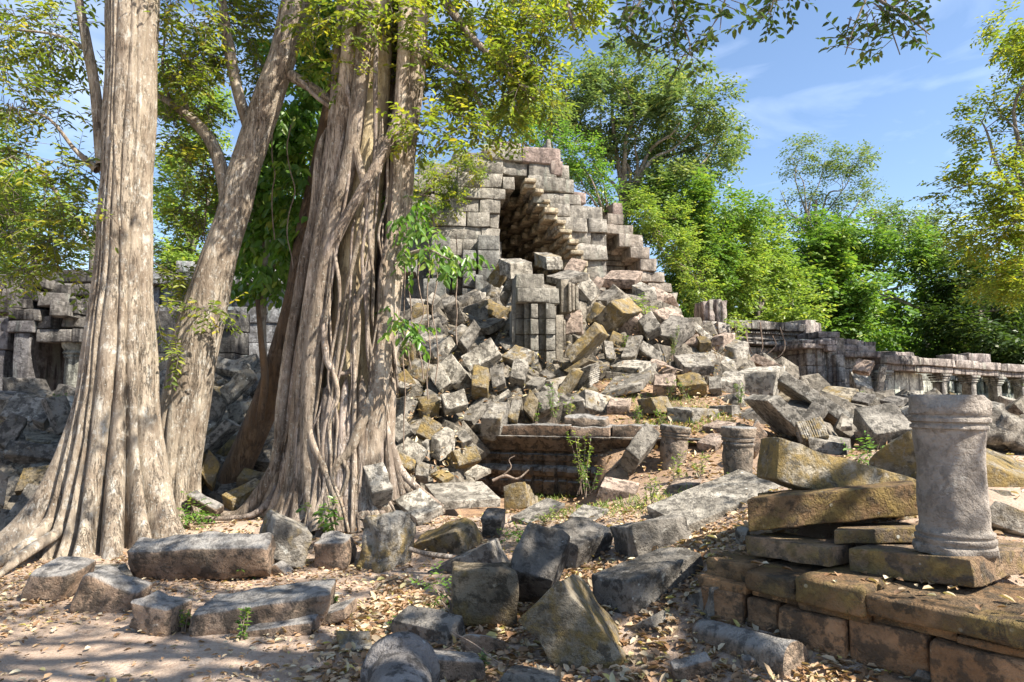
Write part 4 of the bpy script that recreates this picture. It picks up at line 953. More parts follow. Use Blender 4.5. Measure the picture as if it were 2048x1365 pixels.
def fluted(pts, Y, bounds, ext, g0, gtop, flare, seg=220, rings=150, seed=0, lean=0):
    """trunk whose ribs run down into spreading root buttresses; bounds = valley angles"""
    P, R = pxpath(pts, Y); PR = crom(np.hstack([P, R[:, None]]), 20)
    zz = PR[:, 2]; zt = np.linspace(zz.max(), zz.min(), rings) ; zt = zz.min() + (zz.max() - zz.min()) * (np.linspace(1, 0, rings) ** 1.35)
    o = np.argsort(zz); C = np.stack([np.interp(zt, zz[o], PR[o, k]) for k in range(4)], 1); C[:, 2] = zt
    th = np.linspace(0, 2 * pi, seg, endpoint=False); b = np.array(sorted(bounds)); nb = len(b); rg = np.random.default_rng(seed)
    V = np.empty((rings, seg, 3)); amp = rg.uniform(.6, 1.25, nb)
    for i in range(rings):
        h = zt[i] - zz.min(); sh = 0.10 * math.sin(zt[i] * 1.3 + seed) ; bb = b + 0.07 * np.sin(zt[i] * 1.7 + np.arange(nb) * 2.3)
        t = (th - bb[0]) % (2 * pi) + bb[0]; k = np.searchsorted(bb, t, side='right') - 1; k = np.clip(k, 0, nb - 1)
        nx_ = np.where(k == nb - 1, bb[0] + 2 * pi, bb[(k + 1) % nb]); f = np.clip((t - bb[k]) / (nx_ - bb[k]), 0, 1)
        bul = np.sqrt(np.maximum(1 - (2 * f - 1) ** 2, 0)); g = (gtop + (g0 - gtop) * math.exp(-h / 1.5)) * amp[k]
        fl = math.exp(-h / flare); e = np.array(ext)[k] * fl * (0.06 + 0.94 * bul ** .9)
        r = C[i, 3] * (1 - g * (1 - bul)) + e
        V[i, :, 0] = C[i, 0] + r * np.cos(th); V[i, :, 1] = C[i, 1] + r * np.sin(th); V[i, :, 2] = zt[i]
    V = V.reshape(-1, 3); ctr = np.repeat(C[:, :3], seg, 0); d = V - ctr; ln = np.linalg.norm(d, axis=1)[:, None] + 1e-9
    V = V + d / ln * (0.010 * fbm(V * np.array([1, 1, .5]), 2.5, 4, seed) + 0.006 * noise(V * np.array([1, 1, .3]), 9, 3, seed))[:, None]
    i_ = np.arange(seg); j_ = (i_ + 1) % seg
    return V, np.concatenate([np.stack([a * seg + i_, (a + 1) * seg + i_, (a + 1) * seg + j_, a * seg + j_], 1) for a in range(rings - 1)])
# ---------------------------------------------------------------- leaves
def leaves(C, D, Nn, Lg, wr, shape=6, fold=0.25):
    """leaf blades: C base points, D directions, Nn approx normals, Lg lengths"""
    D = D / (np.linalg.norm(D, axis=1)[:, None] + 1e-9); S = np.cross(D, Nn); S /= np.linalg.norm(S, axis=1)[:, None] + 1e-9; U_ = np.cross(S, D)
    L_ = Lg[:, None]; w_ = L_ * wr
    if shape == 6:
        V = np.stack([C, C + D * L_ * .3 - S * w_ * .5 + U_ * w_ * fold, C + D * L_ * .7 - S * w_ * .42 + U_ * w_ * fold * .6, C + D * L_ - U_ * L_ * .06,
                      C + D * L_ * .7 + S * w_ * .42 + U_ * w_ * fold * .6, C + D * L_ * .3 + S * w_ * .5 + U_ * w_ * fold], 1)
        k = np.arange(len(C))[:, None] * 6; Fc = np.concatenate([k + np.array([[0, 3, 2, 1]]), k + np.array([[0, 5, 4, 3]])], 1).reshape(-1, 4); nf = 2
    else:
        V = np.stack([C, C + D * L_ * .5 - S * w_ * .5 + U_ * w_ * fold, C + D * L_, C + D * L_ * .5 + S * w_ * .5 + U_ * w_ * fold], 1)
        k = np.arange(len(C))[:, None] * 4; Fc = (k + np.array([[0, 3, 2, 1]])); nf = 1
    return V.reshape(-1, 3), Fc, nf
def unit(n): v = RNG.normal(size=(n, 3)); return v / np.linalg.norm(v, axis=1)[:, None]
def crown(name, clumps, Y, mat, parent, nleaf, leafm, wr=0.42, shape=4, spray=8, depth=1.0, up=0.35, hollow=0.35, jitterY=0.5, twig=None, droop=-0.2, sprlen=None, bias=0.5, keep=None, zs=.85, nsub=16):
    """clumps (px,py,rpx[,dY[,weight]]) become uneven balls of leafy sprays; returns their centres"""
    cs = []; ws = []
    for c_ in clumps:
        dy = c_[3] if len(c_) > 3 else RNG.uniform(-jitterY, jitterY); r = c_[2] * (Y + dy) / F
        cs.append((at(c_[0], c_[1], Y + dy), r)); ws.append((c_[4] if len(c_) > 4 else 1) * r ** 2)
    ws = np.array(ws); ws /= ws.sum(); ns = max(1, nleaf // spray)
    pick = RNG.choice(len(cs), ns, p=ws); cc = np.array([cs[i][0] for i in pick]); rr = np.array([cs[i][1] for i in pick])
    su = unit(len(cs) * nsub); srad = (hollow + (1 - hollow) * RNG.random(len(cs) * nsub) ** bias) * RNG.uniform(.75, 1.12, len(cs) * nsub); sw = RNG.random(len(cs) * nsub) ** 1.5 + .1
    csub = np.array([q_ for c_ in cs for q_ in [c_[0]] * nsub]) + su * (srad * np.repeat([c_[1] for c_ in cs], nsub))[:, None] * np.array([1, depth, zs])
    ks = np.array([RNG.choice(nsub, p=sw[i * nsub:(i + 1) * nsub] / sw[i * nsub:(i + 1) * nsub].sum()) + i * nsub for i in pick])
    u = unit(ns); S0 = csub[ks] + u * (rr * .30 * RNG.random(ns) ** .4)[:, None] * np.array([1, depth, .7 * min(1, zs * 1.2)]); u = u * .5 + su[ks] * .7; u /= np.linalg.norm(u, axis=1)[:, None]
    gap = fbm(S0, 0.9 / max(rr.mean(), .05) * .6, 2, 5) > -1.05; S0, u = S0[gap], u[gap]; ns = len(S0)
    if ns == 0: return cs
    sl = sprlen or leafm * 3.2; dirs = u + unit(ns) * .6 + np.array([0, 0, droop]); dirs /= np.linalg.norm(dirs, axis=1)[:, None]
    t = (np.arange(spray) + .5) / spray; C = (S0[:, None] + dirs[:, None] * (t[None, :, None] * sl)).reshape(-1, 3)
    side = np.cross(dirs, np.array([0, 0, 1.])) ; side /= np.linalg.norm(side, axis=1)[:, None] + 1e-9; sg = np.where(np.arange(spray) % 2, 1., -1.)
    D = (dirs[:, None] * .55 + side[:, None] * sg[None, :, None]).reshape(-1, 3) + unit(ns * spray) * .35 + np.array([0, 0, droop])
    Nn = np.array([0, 0, 1.]) * up + unit(ns * spray) * .55 + np.array([0, 0, .35])
    Lg = leafm * RNG.uniform(.65, 1.25, ns * spray)
    if keep is not None:
        q = scr(C); k = keep(q[:, 0], q[:, 1]); C, D, Nn, Lg = C[k], D[k], Nn[k], Lg[k]; kk = k
    V, Fc, nf = leaves(C, D, Nn, Lg, wr, shape)
    base = np.repeat(RNG.random(ns), spray); base = base[kk] if keep is not None else base
    rn = np.clip(.65 * base + .5 * RNG.random(len(C)) - .1, 0, 1)
    o = mesh_obj(name, V, Fc, mat, parent, smooth=False, rnd=np.repeat(rn, nf))
    if twig is not None:
        sel = RNG.permutation(ns)[:min(ns, 900)]; mb = MB()
        for i in sel:
            p = np.array([S0[i] - dirs[i] * sl * .3, S0[i] + dirs[i] * sl * .5 + np.array([0, 0, .01]), S0[i] + dirs[i] * sl])
            V, Fc = tube(p, [leafm * .05, leafm * .035, leafm * .012], 4, 1, 0); mb.add(V, Fc)
        mb.build("twigs", twig, parent)
    return cs
def limb(name, start, ends, r0, mat, parent, seg=7, wob=.12):
    mb = MB()
    for i, e in enumerate(ends):
        e = np.asarray(e); s = np.asarray(start); d = e - s; L_ = np.linalg.norm(d)
        m1 = s + d * .35 + np.array([0, 0, L_ * .10]) + unit(1)[0] * L_ * wob; m2 = s + d * .7 + np.array([0, 0, L_ * .05]) + unit(1)[0] * L_ * wob
        V, Fc = tube([s, m1, m2, e], [r0, r0 * .62, r0 * .38, r0 * .12], seg, 5, .06, i); mb.add(V, Fc)
        for k in range(3):
            q = m2 + (e - m2) * RNG.random(); t = q + unit(1)[0] * L_ * .22 + np.array([0, 0, L_ * .08]); V, Fc = tube([q, (q + t) / 2 + unit(1)[0] * L_ * .03, t], [r0 * .2, r0 * .13, r0 * .05], 5, 3, .05, i); mb.add(V, Fc)
    return mb.build(name, mat, parent)
# ---------------------------------------------------------------- tree one: the largest pale trunk
T1 = [(270, -420, 46), (268, -150, 50), (268, 0, 52), (262, 150, 50), (255, 300, 50), (249, 500, 52), (243, 640, 60), (238, 760, 70), (232, 880, 80), (228, 980, 90), (226, 1060, 96), (226, 1105, 98)]
b1 = at(226, 1090, 7.7)
t1 = empty("pale_tree", (b1[0], b1[1], 0), "largest pale fluted tree with buttress roots, at the left", "tree")
bo = [0.25, 0.8, 1.5, 2.1, 2.75, 3.45, 3.95, 4.22, 4.42, 4.62, 5.05, 5.45, 5.85]
ex = [.25, .3, .35, .4, .8, .95, .42, .28, .25, .36, .34, .36, .42]
V, Fc = fluted(T1, 7.7, bo, ex, .62, .13, .48, seed=1)
mesh_obj("trunk", V, Fc, BARK_PALE, t1, origin=np.array(b1))
mb = MB()
for pts in [[(150, 960, 12, -.05), (105, 1035, 13, -.45), (50, 1095, 13, -.8), (5, 1122, 10, -1.0), (-50, 1150, 6, -1.2)], [(165, 1000, 10, -.2), (120, 1060, 11, -.55), (85, 1085, 11, -.8), (40, 1115, 10, -1.1), (-10, 1165, 5, -1.4)],
]:
    P_, R_ = pxpath(pts, 7.7); P_[:, 2] = np.maximum(P_[:, 2], H(P_[:, :2], False) - .02 + R_ * .2); V, Fc = tube(P_, R_, 18, 8, .10, len(mb.V)); mb.add(V, Fc)
mb.build("root", BARK_PALE, t1)
mb = MB()
for pts in [[(205, 330, 12), (192, 190, 11), (172, 80, 10), (152, -40, 8), (140, -200, 6)], [(195, 340, 9), (150, 300, 5), (100, 240, 3), (40, 215, 2)], [(175, 100, 5), (110, 70, 3), (30, 60, 2), (-20, 55, 1.5)],
            [(230, 250, 4, -.3), (235, 380, 3, -.4), (240, 460, 2, -.5)], [(300, -60, 22), (380, -220, 16), (470, -380, 10)], [(240, -100, 20), (120, -260, 14), (0, -380, 8)]]:
    P_, R_ = pxpath(pts, 7.7); V, Fc = tube(P_, R_, 9, 7, .08, len(mb.V)); mb.add(V, Fc)
mb.build("branch", BARK_PALE, t1)
def notpx(boxes):
    def f(x, y):
        k = np.ones(len(x), bool)
        for (a, b, c, d, pr) in boxes: k &= ~((x > a) & (x < b) & (y > c) & (y < d) & (RNG.random(len(x)) < pr))
        return k
    return f
CL1 = [(60, 40, 90), (150, 110, 60), (30, 190, 60), (130, 230, 70), (60, 330, 60), (150, 330, 50), (120, 60, 60), (20, 110, 50), (90, 400, 60, .4), (30, 450, 70, .6), (120, 470, 60, .5), (160, 420, 40, .4), (60, 520, 55, .5), (20, 560, 40, .5), (130, 545, 40, .4), (235, 445, 26, -.5, .6), (240, 400, 18, -.5, .5), (215, 480, 16, -.5, .5), (350, 40, 50, .6), (380, 120, 50, .6), (340, 10, 50), (400, 40, 40)]
crown("crown", CL1, 7.7, LF_OLIVE, t1, 6500, .085, .36, 6, 8, 1.2, twig=BARK_GREY, sprlen=.32, keep=notpx([(205, 325, -20, 420, .93), (205, 320, 500, 1200, 1)]))
crown("crown", [(100, -150, 130), (-100, 20, 90), (-100, -150, 120), (300, -200, 150), (450, -180, 140), (200, -420, 220), (0, -380, 200), (450, -450, 200), (-150, 200, 90)], 8.2, LF_OLIVE, t1, 7000, .12, .4, 6, 8, 1.6, jitterY=1.2, sprlen=.4)
# ---------------------------------------------------------------- tree two
T2 = [(720, -420, 14), (652, -180, 22), (600, -20, 28), (568, 100, 30), (530, 215, 31), (492, 330, 31), (462, 440, 33), (432, 540, 37), (402, 640, 43), (382, 740, 46), (364, 840, 48), (352, 940, 46), (346, 1010, 46), (344, 1050, 48)]
b2 = at(346, 1040, 8.7)
t2 = empty("leaning_tree", (b2[0], b2[1], 0), "second pale blotched tree leaning to the right behind the largest one", "tree")
V, Fc = fluted(T2, 8.7, [.5, 1.3, 2.2, 3.0, 3.6, 4.15, 4.55, 5.2, 5.8], [.1, .1, .12, .12, .1, .08, .08, .12, .12], .36, .05, .35, seed=2, seg=160)
mesh_obj("trunk", V, Fc, BARK_PALE, t2, origin=np.array(b2))
mb = MB()
for pts in [[(455, 470, 15), (450, 375, 14), (425, 290, 13), (385, 240, 11), (340, 205, 8), (310, 190, 4)], [(500, 260, 14), (475, 180, 12), (455, 80, 11), (440, -40, 9), (430, -150, 7)], [(580, 150, 12), (605, 165, 11), (640, 185, 9), (670, 205, 6), (700, 200, 4)],
            [(385, 240, 5), (360, 180, 3), (330, 120, 2)], [(340, 205, 4), (325, 130, 3), (335, 40, 2)], [(668, -200, 24), (760, -330, 15), (900, -450, 8)], [(640, -130, 20), (520, -300, 12), (400, -420, 7)]]:
    P_, R_ = pxpath(pts, 8.7); V, Fc = tube(P_, R_, 10, 7, .10, len(mb.V)); mb.add(V, Fc)
mb.build("branch", BARK_PALE, t2)
CL2 = [(350, 120, 60), (400, 190, 60), (350, 260, 50), (430, 280, 40), (370, 340, 50), (400, 420, 45), (350, 420, 45), (420, 110, 40), (330, 500, 40), (385, 500, 40), (500, 60, 50), (520, 120, 40), (470, 30, 50), (540, 20, 40), (360, 560, 45), (330, 620, 35), (420, 620, 26, -.6), (380, 690, 24, -.7), (355, 715, 18, -.7), (330, 190, 40)]
crown("crown", CL2, 8.9, LF_OLIVE, t2, 8000, .085, .38, 6, 8, 1.3, twig=BARK_GREY, sprlen=.32, keep=notpx([(205, 318, -20, 1100, 1)]))
crown("crown", [(560, -120, 120), (700, -250, 160), (480, -300, 160), (900, -350, 160), (350, -350, 150)], 9.2, LF_OLIVE, t2, 4000, .12, .4, 6, 8, 1.5, jitterY=1.0, sprlen=.4)
# big hanging leaves between tree two and the fig
b2b = at(560, 990, 10.6)
bt = empty("broadleaf_sapling", (b2b[0], b2b[1], H([b2b[:2]])[0]), "broad leaved green sapling behind the fig, its leaves filling the gap left of it", "tree")
P_, R_ = pxpath([(545, 900, 7), (530, 760, 7), (525, 620, 7), (535, 480, 6), (545, 330, 5), (550, 150, 3)], 10.6); mb = MB(); mb.add(*tube(P_, R_, 8, 6, .05))
for e in [(480, 430), (590, 360), (500, 560), (580, 500), (560, 200), (620, 300), (500, 260)]:
    P_, R_ = pxpath([(532, e[1] + 70, 4), ((532 + e[0]) / 2, e[1] + 20, 3), (e[0], e[1], 1.5)], 10.6); mb.add(*tube(P_, R_, 6, 4, .05))
mb.build("trunk", BARK_GREY, bt)
crown("crown", [(560, 230, 50), (600, 290, 50), (540, 330, 55), (600, 370, 50), (500, 400, 50), (560, 440, 60), (500, 480, 50), (600, 470, 40), (510, 560, 55), (560, 540, 45), (480, 590, 30), (600, 540, 30), (620, 220, 40), (560, 590, 25), (640, 150, 50), (590, 90, 50), (640, 40, 50)], 10.6, LF_BRIGHT, bt, 6500, .17, .5, 6, 6, 1.2, droop=-.9, sprlen=.45)
# ---------------------------------------------------------------- strangler fig
YF = 8.5; bf = at(668, 1065, YF)
fig = empty("strangler_fig", (bf[0], bf[1], 0), "huge strangler fig of woven grey roots around an ochre host trunk", "tree")
def axisx(y): return float(np.interp(y, [-300, 0, 300, 500, 700, 900, 1060], [790, 762, 738, 710, 692, 676, 668]))
def axisr(y): return float(np.interp(y, [-300, 0, 300, 500, 700, 900, 1000, 1070], [70, 82, 72, 82, 92, 100, 118, 150]))
def root3(pts, back=False, k=.75):
    P_ = []; R_ = []; pts = list(pts)
    if pts[0][1] > 60: p_ = pts[0]; pts = [(axisx(p_[1] - 45) + (p_[0] - axisx(p_[1])) * .9, p_[1] - 45, 1.5, .03)] + pts
    if pts[-1][1] < 1010: p_ = pts[-1]; pts.append((p_[0] + 2, p_[1] + 35, 1.2, .03))
    for p in pts:
        x, y, r = p[0], p[1], p[2] * .78; a = axisr(y); dx = np.clip(x - axisx(y), -a, a); dY = -k * math.sqrt(max(a * a - dx * dx, 0)) * YF / F
        if len(p) > 3: dY += p[3]
        if back: dY = -dY
        yy = YF + dY; P_.append(at(x, y, yy)); R_.append(r * yy / F)
    P_ = np.array(P_); R_ = np.array(R_); g = H(P_[:, :2], False); P_[:, 2] = np.maximum(P_[:, 2], g - R_ * .4)
    return P_, R_
P_, R_ = pxpath([(775, -500, 30), (760, -200, 36), (752, 0, 40), (738, 300, 36), (716, 500, 40), (700, 700, 44), (684, 900, 48), (672, 1075, 54)], YF)
V, Fc = tube(P_, R_, 48, 16, .05, 4); V = V + 0; mesh_obj("host_trunk", V, Fc, BARK_HOST, fig)
ROOTS = [
 [(832, -250, 20), (835, 0, 22), (818, 200, 23), (800, 400, 23), (780, 560, 24), (765, 700, 22), (750, 830, 22), (744, 900, 20), (742, 960, 18), (770, 1020, 15), (812, 1055, 11)],
 [(815, -200, 20), (808, 100, 20), (795, 300, 18), (783, 460, 17), (769, 600, 17), (757, 740, 17), (742, 860, 15), (732, 960, 13), (722, 1040, 12)],
 [(850, -100, 14), (842, 100, 15), (822, 300, 15), (808, 450, 15), (796, 560, 15), (782, 660, 15), (762, 760, 13), (765, 860, 15), (790, 940, 15), (818, 980, 12), (852, 1015, 9), (890, 1045, 6)],
 [(720, -250, 24), (705, 0, 24), (695, 150, 24), (675, 300, 24), (645, 480, 24), (618, 640, 22), (596, 800, 20), (585, 920, 19), (575, 1000, 19), (560, 1065, 20)],
 [(745, -200, 24), (730, 60, 24), (708, 280, 24), (672, 430, 24), (645, 570, 26), (628, 700, 28), (622, 800, 28), (618, 900, 24), (622, 980, 22), (632, 1065, 18)],
 [(800, 230, 14, -.03), (760, 320, 16, -.05), (708, 410, 16, -.06), (665, 490, 15, -.06), (630, 580, 13, -.03), (600, 690, 12), (585, 800, 11), (570, 920, 11), (560, 1020, 12)],
 [(690, -100, 16), (672, 200, 16), (645, 380, 16), (610, 520, 16), (588, 640, 14), (572, 760, 13), (562, 860, 14), (552, 930, 16), (520, 990, 20), (478, 1040, 18), (430, 1064, 10), (400, 1078, 5)],
 [(560, 880, 12), (548, 950, 14), (530, 1010, 15), (500, 1055, 14), (470, 1080, 9)],
 [(600, 820, 12), (596, 900, 13), (598, 980, 14), (592, 1060, 16)],
 [(655, 800, 14), (658, 880, 13), (652, 960, 12), (660, 1060, 12)],
 [(622, 860, 11, -.04), (645, 930, 10, -.05), (670, 990, 9, -.04), (690, 1065, 9)],
 [(712, 300, 10, -.05), (735, 400, 10, -.03), (742, 520, 9, -.03), (718, 600, 8, -.05), (716, 660, 8, -.04), (710, 740, 7), (700, 820, 6)],
 [(742, 800, 14, -.04), (720, 850, 13, -.06), (700, 900, 12, -.05), (672, 935, 11, -.03), (660, 990, 10), (648, 1060, 11)],
 [(648, 640, 10, -.04), (655, 720, 11, -.05), (668, 742, 8, -.03), (685, 748, 6), (700, 742, 6), (712, 720, 5)],
 [(668, 742, 6, -.03), (674, 780, 5, -.02), (670, 830, 4)],
 [(768, 860, 14), (795, 940, 14), (812, 1005, 12), (830, 1050, 10), (862, 1090, 7)],
 [(742, 960, 12, -.04), (735, 1010, 10), (745, 1050, 9), (790, 1075, 7)],
 [(775, 900, 12), (812, 955, 11), (845, 985, 9), (885, 1015, 6)],
 [(700, 940, 10), (706, 1000, 10), (716, 1066, 11)],
 [(540, 1000, 10, -.1), (505, 1030, 8, -.15), (450, 1055, 6, -.15), (400, 1095, 4, -.2)],
 [(770, 740, 9, -.02), (757, 800, 9, -.04), (765, 850, 8, -.03)],
 [(640, 300, 11), (625, 430, 11), (600, 560, 10), (575, 690, 9), (560, 800, 9), (556, 900, 8)],
]
for i, r in enumerate(ROOTS):
    P_, R_ = root3(r); V, Fc = tube(P_, R_, 16, 7, .11, i); _o = mesh_obj("root", V, Fc, BARK_ROOT, fig); _k = RNG.uniform(.72, 1.3); _o.color = (_k * 1.02, _k, _k * RNG.uniform(.92, 1.02), 1)
rg = np.random.default_rng(12)
for i in range(44):
    f = rg.uniform(-.95, .95); y = rg.uniform(120, 860); pts = []
    n_ = rg.integers(4, 9); r0 = rg.uniform(2.2, 7.0)
    yend = min(1066, y + rg.uniform(250, 700)); f2 = np.clip(f + rg.uniform(-.5, .5), -1.02, 1.02)
    for k_ in range(n_):
        t = k_ / (n_ - 1); yy = y + (yend - y) * t; ff = f + (f2 - f) * t + rg.uniform(-.12, .12); pts.append((axisx(yy) + ff * axisr(yy), yy, r0 * (1 - .4 * t), -.06))
    P_, R_ = root3(pts); V, Fc = tube(P_, R_, 8, 6, .1, i); _o = mesh_obj("root", V, Fc, BARK_ROOT, fig); _k = RNG.uniform(.72, 1.3); _o.color = (_k * 1.02, _k, _k * RNG.uniform(.92, 1.02), 1)
for i in range(14):
    f = -.95 + 1.9 * i / 13; pts = [(axisx(y) + (f + .1 * math.sin(y * .01 + i)) * axisr(y), y, rg.uniform(16, 24)) for y in (-200, 100, 350, 600, 850, 1000, 1066)]
    P_, R_ = root3(pts, back=True); V, Fc = tube(P_, R_, 12, 6, .1, i); _o = mesh_obj("root", V, Fc, BARK_ROOT, fig); _k = RNG.uniform(.72, 1.3); _o.color = (_k * 1.02, _k, _k * RNG.uniform(.92, 1.02), 1)
for i in range(16):       # fused mat of low roots round the foot
    f = -1 + 2 * (i + .5) / 16; y0 = 850 + 60 * math.sin(i * 2.1); pts = [(axisx(y0) + f * axisr(y0) * .95, y0, 12), (axisx(950) + f * axisr(950) * (1 + .05 * math.sin(i * 3)), 950, 13), (axisx(1020) + f * axisr(1020) * 1.05, 1020, 14), (axisx(1060) + f * axisr(1060) * 1.15, 1066 + 8 * math.cos(i), 10)]
    P_, R_ = root3(pts); V, Fc = tube(P_, R_, 12, 6, .12, i + 40); _o = mesh_obj("root", V, Fc, BARK_ROOT, fig); _k = RNG.uniform(.72, 1.3); _o.color = (_k * 1.02, _k, _k * RNG.uniform(.92, 1.02), 1)
mb = MB()
for pts in [[(790, -100, 18), (860, -40, 12), (930, 60, 8), (1000, 130, 5), (1070, 200, 3)], [(800, 60, 10), (870, 120, 7), (940, 170, 5), (980, 260, 3)], [(720, 250, 6), (640, 200, 5), (600, 160, 4)], [(740, 40, 16), (650, -40, 12), (560, -90, 8)], [(800, -150, 16), (950, -120, 10), (1100, -60, 6), (1150, 60, 3)], [(790, 520, 5, -.3), (850, 500, 3, -.5), (900, 520, 2, -.6)], [(780, 640, 4, -.3), (810, 650, 2, -.5), (830, 680, 1.5, -.5)]]:
    P_, R_ = pxpath(pts, YF); V, Fc = tube(P_, R_, 9, 7, .09, len(mb.V)); mb.add(V, Fc)
mb.build("branch", BARK_ROOT, fig)
CLF = [(870, 60, 80), (950, 40, 80), (1040, 60, 80), (1110, 40, 60), (880, 170, 70), (960, 160, 80), (1040, 170, 70), (1100, 190, 40), (850, 260, 50), (930, 260, 50), (1000, 240, 50), (950, 310, 28), (1160, 20, 50), (820, 110, 50), (1090, 120, 50),
       (700, 60, 60, -.4, .7), (760, 40, 60, -.4, .7), (640, 120, 45, -.3, .5), (700, 150, 40, -.4, .4), (640, 30, 50, -.2), (820, 30, 50, -.4)]
crown("crown", CLF, YF, LF_OLIVE, fig, 12000, .09, .42, 6, 8, 1.3, twig=BARK_GREY, sprlen=.3)
crown("crown", [(850, 460, 26), (825, 430, 22), (880, 490, 28), (920, 505, 22), (850, 520, 24), (895, 535, 14), (815, 490, 20), (820, 400, 20), (798, 640, 16), (818, 662, 14), (790, 615, 12)], YF - .3, LF_BRIGHT, fig, 560, .12, .42, 6, 6, .9, droop=-.8, sprlen=.3)
crown("crown", [(800, -220, 200), (1000, -200, 180), (1150, -120, 130), (650, -250, 160), (900, -450, 220)], YF + .3, LF_OLIVE, fig, 6000, .12, .42, 6, 8, 1.4, jitterY=1.2, sprlen=.4)
crown("crown", [(850, -150, 120), (1050, -180, 140), (1250, -220, 140), (1420, -260, 130), (1150, -380, 200), (900, -400, 180), (1350, -450, 180), (640, -330, 160)], YF + 1.2, LF_OLIVE, fig, 13000, .14, .42, 6, 8, 1.6, jitterY=1.8, sprlen=.45)  # unseen overhead crown, added to shade the left heap and trunks
crown("sprout", [(650, 1025, 12), (668, 1010, 12), (640, 1040, 10), (605, 1015, 8), (660, 1045, 12)], 7.75, LF_BRIGHT, fig, 150, .07, .5, 6, 5, .8, sprlen=.08)
# leaning brown trunk
P_, R_ = pxpath([(690, 100, 20, .3), (650, 330, 26, .3), (618, 480, 32, .2), (595, 600, 38), (560, 720, 44), (520, 830, 44), (478, 930, 40), (452, 990, 36), (440, 1025, 34)], 9.5); bb = at(445, 1010, 9.5)
V, Fc = tube(P_, R_, 40, 14, .22, 9); lt = mesh_obj("leaning_snag", V, Fc, BARK_BROWN, origin=np.array([bb[0], bb[1], .2])); tag(lt, "rotten looking dark brown trunk leaning towards the fig", "trunk")
P_, R_ = pxpath([(515, 600, 5), (522, 680, 6), (530, 760, 9), (520, 840, 8)], 9.0); V, Fc = tube(P_, R_, 10, 7, .12, 2); o = mesh_obj("stem", V, Fc, BARK_BROWN, lt, origin=None)
# hanging vines
for i, (x, y0, y1, dx) in enumerate([(856, 480, 800, 3), (870, 420, 770, -6), (912, 470, 690, 0), (840, 520, 760, 6), (820, 500, 740, -3), (807, 470, 900, 2), (580, 250, 560, -8), (462, 330, 520, 4), (410, 350, 560, -3), (545, 250, 480, 3)]):
    Yv = 9.0 if x > 700 else 9.4; P_, R_ = pxpath([(x + dx * math.sin(k * 1.7 + i) + (k % 2) * 2, y0 + (y1 - y0) * k / 7, 1.3) for k in range(8)], Yv)
    V, Fc = tube(P_, R_, 5, 5, .1, i); o = mesh_obj("hanging_vine", V, Fc, VINE)
    lab = ["longest hanging aerial root, ending on the black striped block", "thin aerial root just right of the bright leaves' stem", "thin straight aerial root ending above the stone with dead twigs", "wavy aerial root below the bright leaves", "aerial root near the fig's right stems", "long aerial root hanging close beside the fig",
           "thin vine hanging in the green gap left of the fig", "short vine hanging beside the leaning pale tree", "vine hanging left of the leaning pale tree", "vine hanging behind the big green leaves"][i]
    tag(o, lab, "vine", "aerial roots hanging from the branches")
# ---------------------------------------------------------------- background trees
def tree(name, label, Y, trunk, clumps, mat, nleaf, leafm, r0=14, bark=None, group="trees behind the ruins", **k):
    g = at(trunk[0], trunk[1], Y); z = float(H([g[:2]])[0]); t = empty(name, (g[0], g[1], z), label, "tree", group)
    top = at(trunk[2], trunk[3], Y); base = np.array([g[0], g[1], z - .2]); rr = r0 * Y / F
    V, Fc = tube([base, base + (top - base) * .35 + np.array([rr, 0, 0]), base + (top - base) * .7 - np.array([rr * .6, 0, 0]), top], [rr * 1.3, rr, rr * .8, rr * .45], 12, 6, .1, int(Y)); mesh_obj("trunk", V, Fc, bark or BARK_GREY, t)
    cs = crown("crown", clumps, Y, mat, t, nleaf, leafm, **k)
    mid = base + (top - base) * .75
    limb("limb", mid, [c[0] for c in cs[:14]], rr * .5, bark or BARK_GREY, t); return t
CJ = dict(jitterY=1.5)
tree("tall_tree", "tall airy tree with a pale grey green crown rising behind the vault", 27, (1260, 700, 1250, 330), [(1230, 150, 60), (1300, 170, 60), (1370, 220, 60), (1430, 210, 40), (1200, 220, 60), (1270, 260, 70), (1350, 300, 70), (1430, 290, 45), (1180, 300, 50), (1260, 340, 60), (1340, 380, 60), (1410, 360, 50), (1460, 260, 30), (1210, 120, 30), (1290, 110, 26), (1390, 150, 30), (1300, 430, 50), (1440, 330, 30), (1150, 180, 40), (1120, 240, 40)], LF_BLUE, 32000, .21, 12, BARK_PALE, spray=8, hollow=.25, **CJ)
tree("pale_leaf_tree", "thin crowned tree at the left shoulder of the vault", 25, (1120, 600, 1100, 240), [(1080, 240, 50), (1050, 200, 40), (1120, 220, 40), (1020, 240, 40), (1140, 180, 30)], LF_BLUE, 4500, .2, 8, BARK_PALE, spray=7, hollow=.2, **CJ)
tree("bushy_tree", "round bright green bushy tree above the far colonnade", 33, (1700, 760, 1700, 560), [(1600, 500, 50), (1660, 470, 50), (1700, 520, 70), (1640, 560, 60), (1760, 540, 60), (1730, 470, 50), (1800, 500, 50), (1850, 550, 45), (1620, 570, 60), (1700, 560, 70), (1780, 580, 70), (1850, 620, 50), (1640, 640, 60), (1720, 650, 60), (1800, 670, 60), (1570, 540, 40), (1570, 620, 50)], LF_MID, 46000, .31, 6, spray=8, hollow=.4, **CJ)
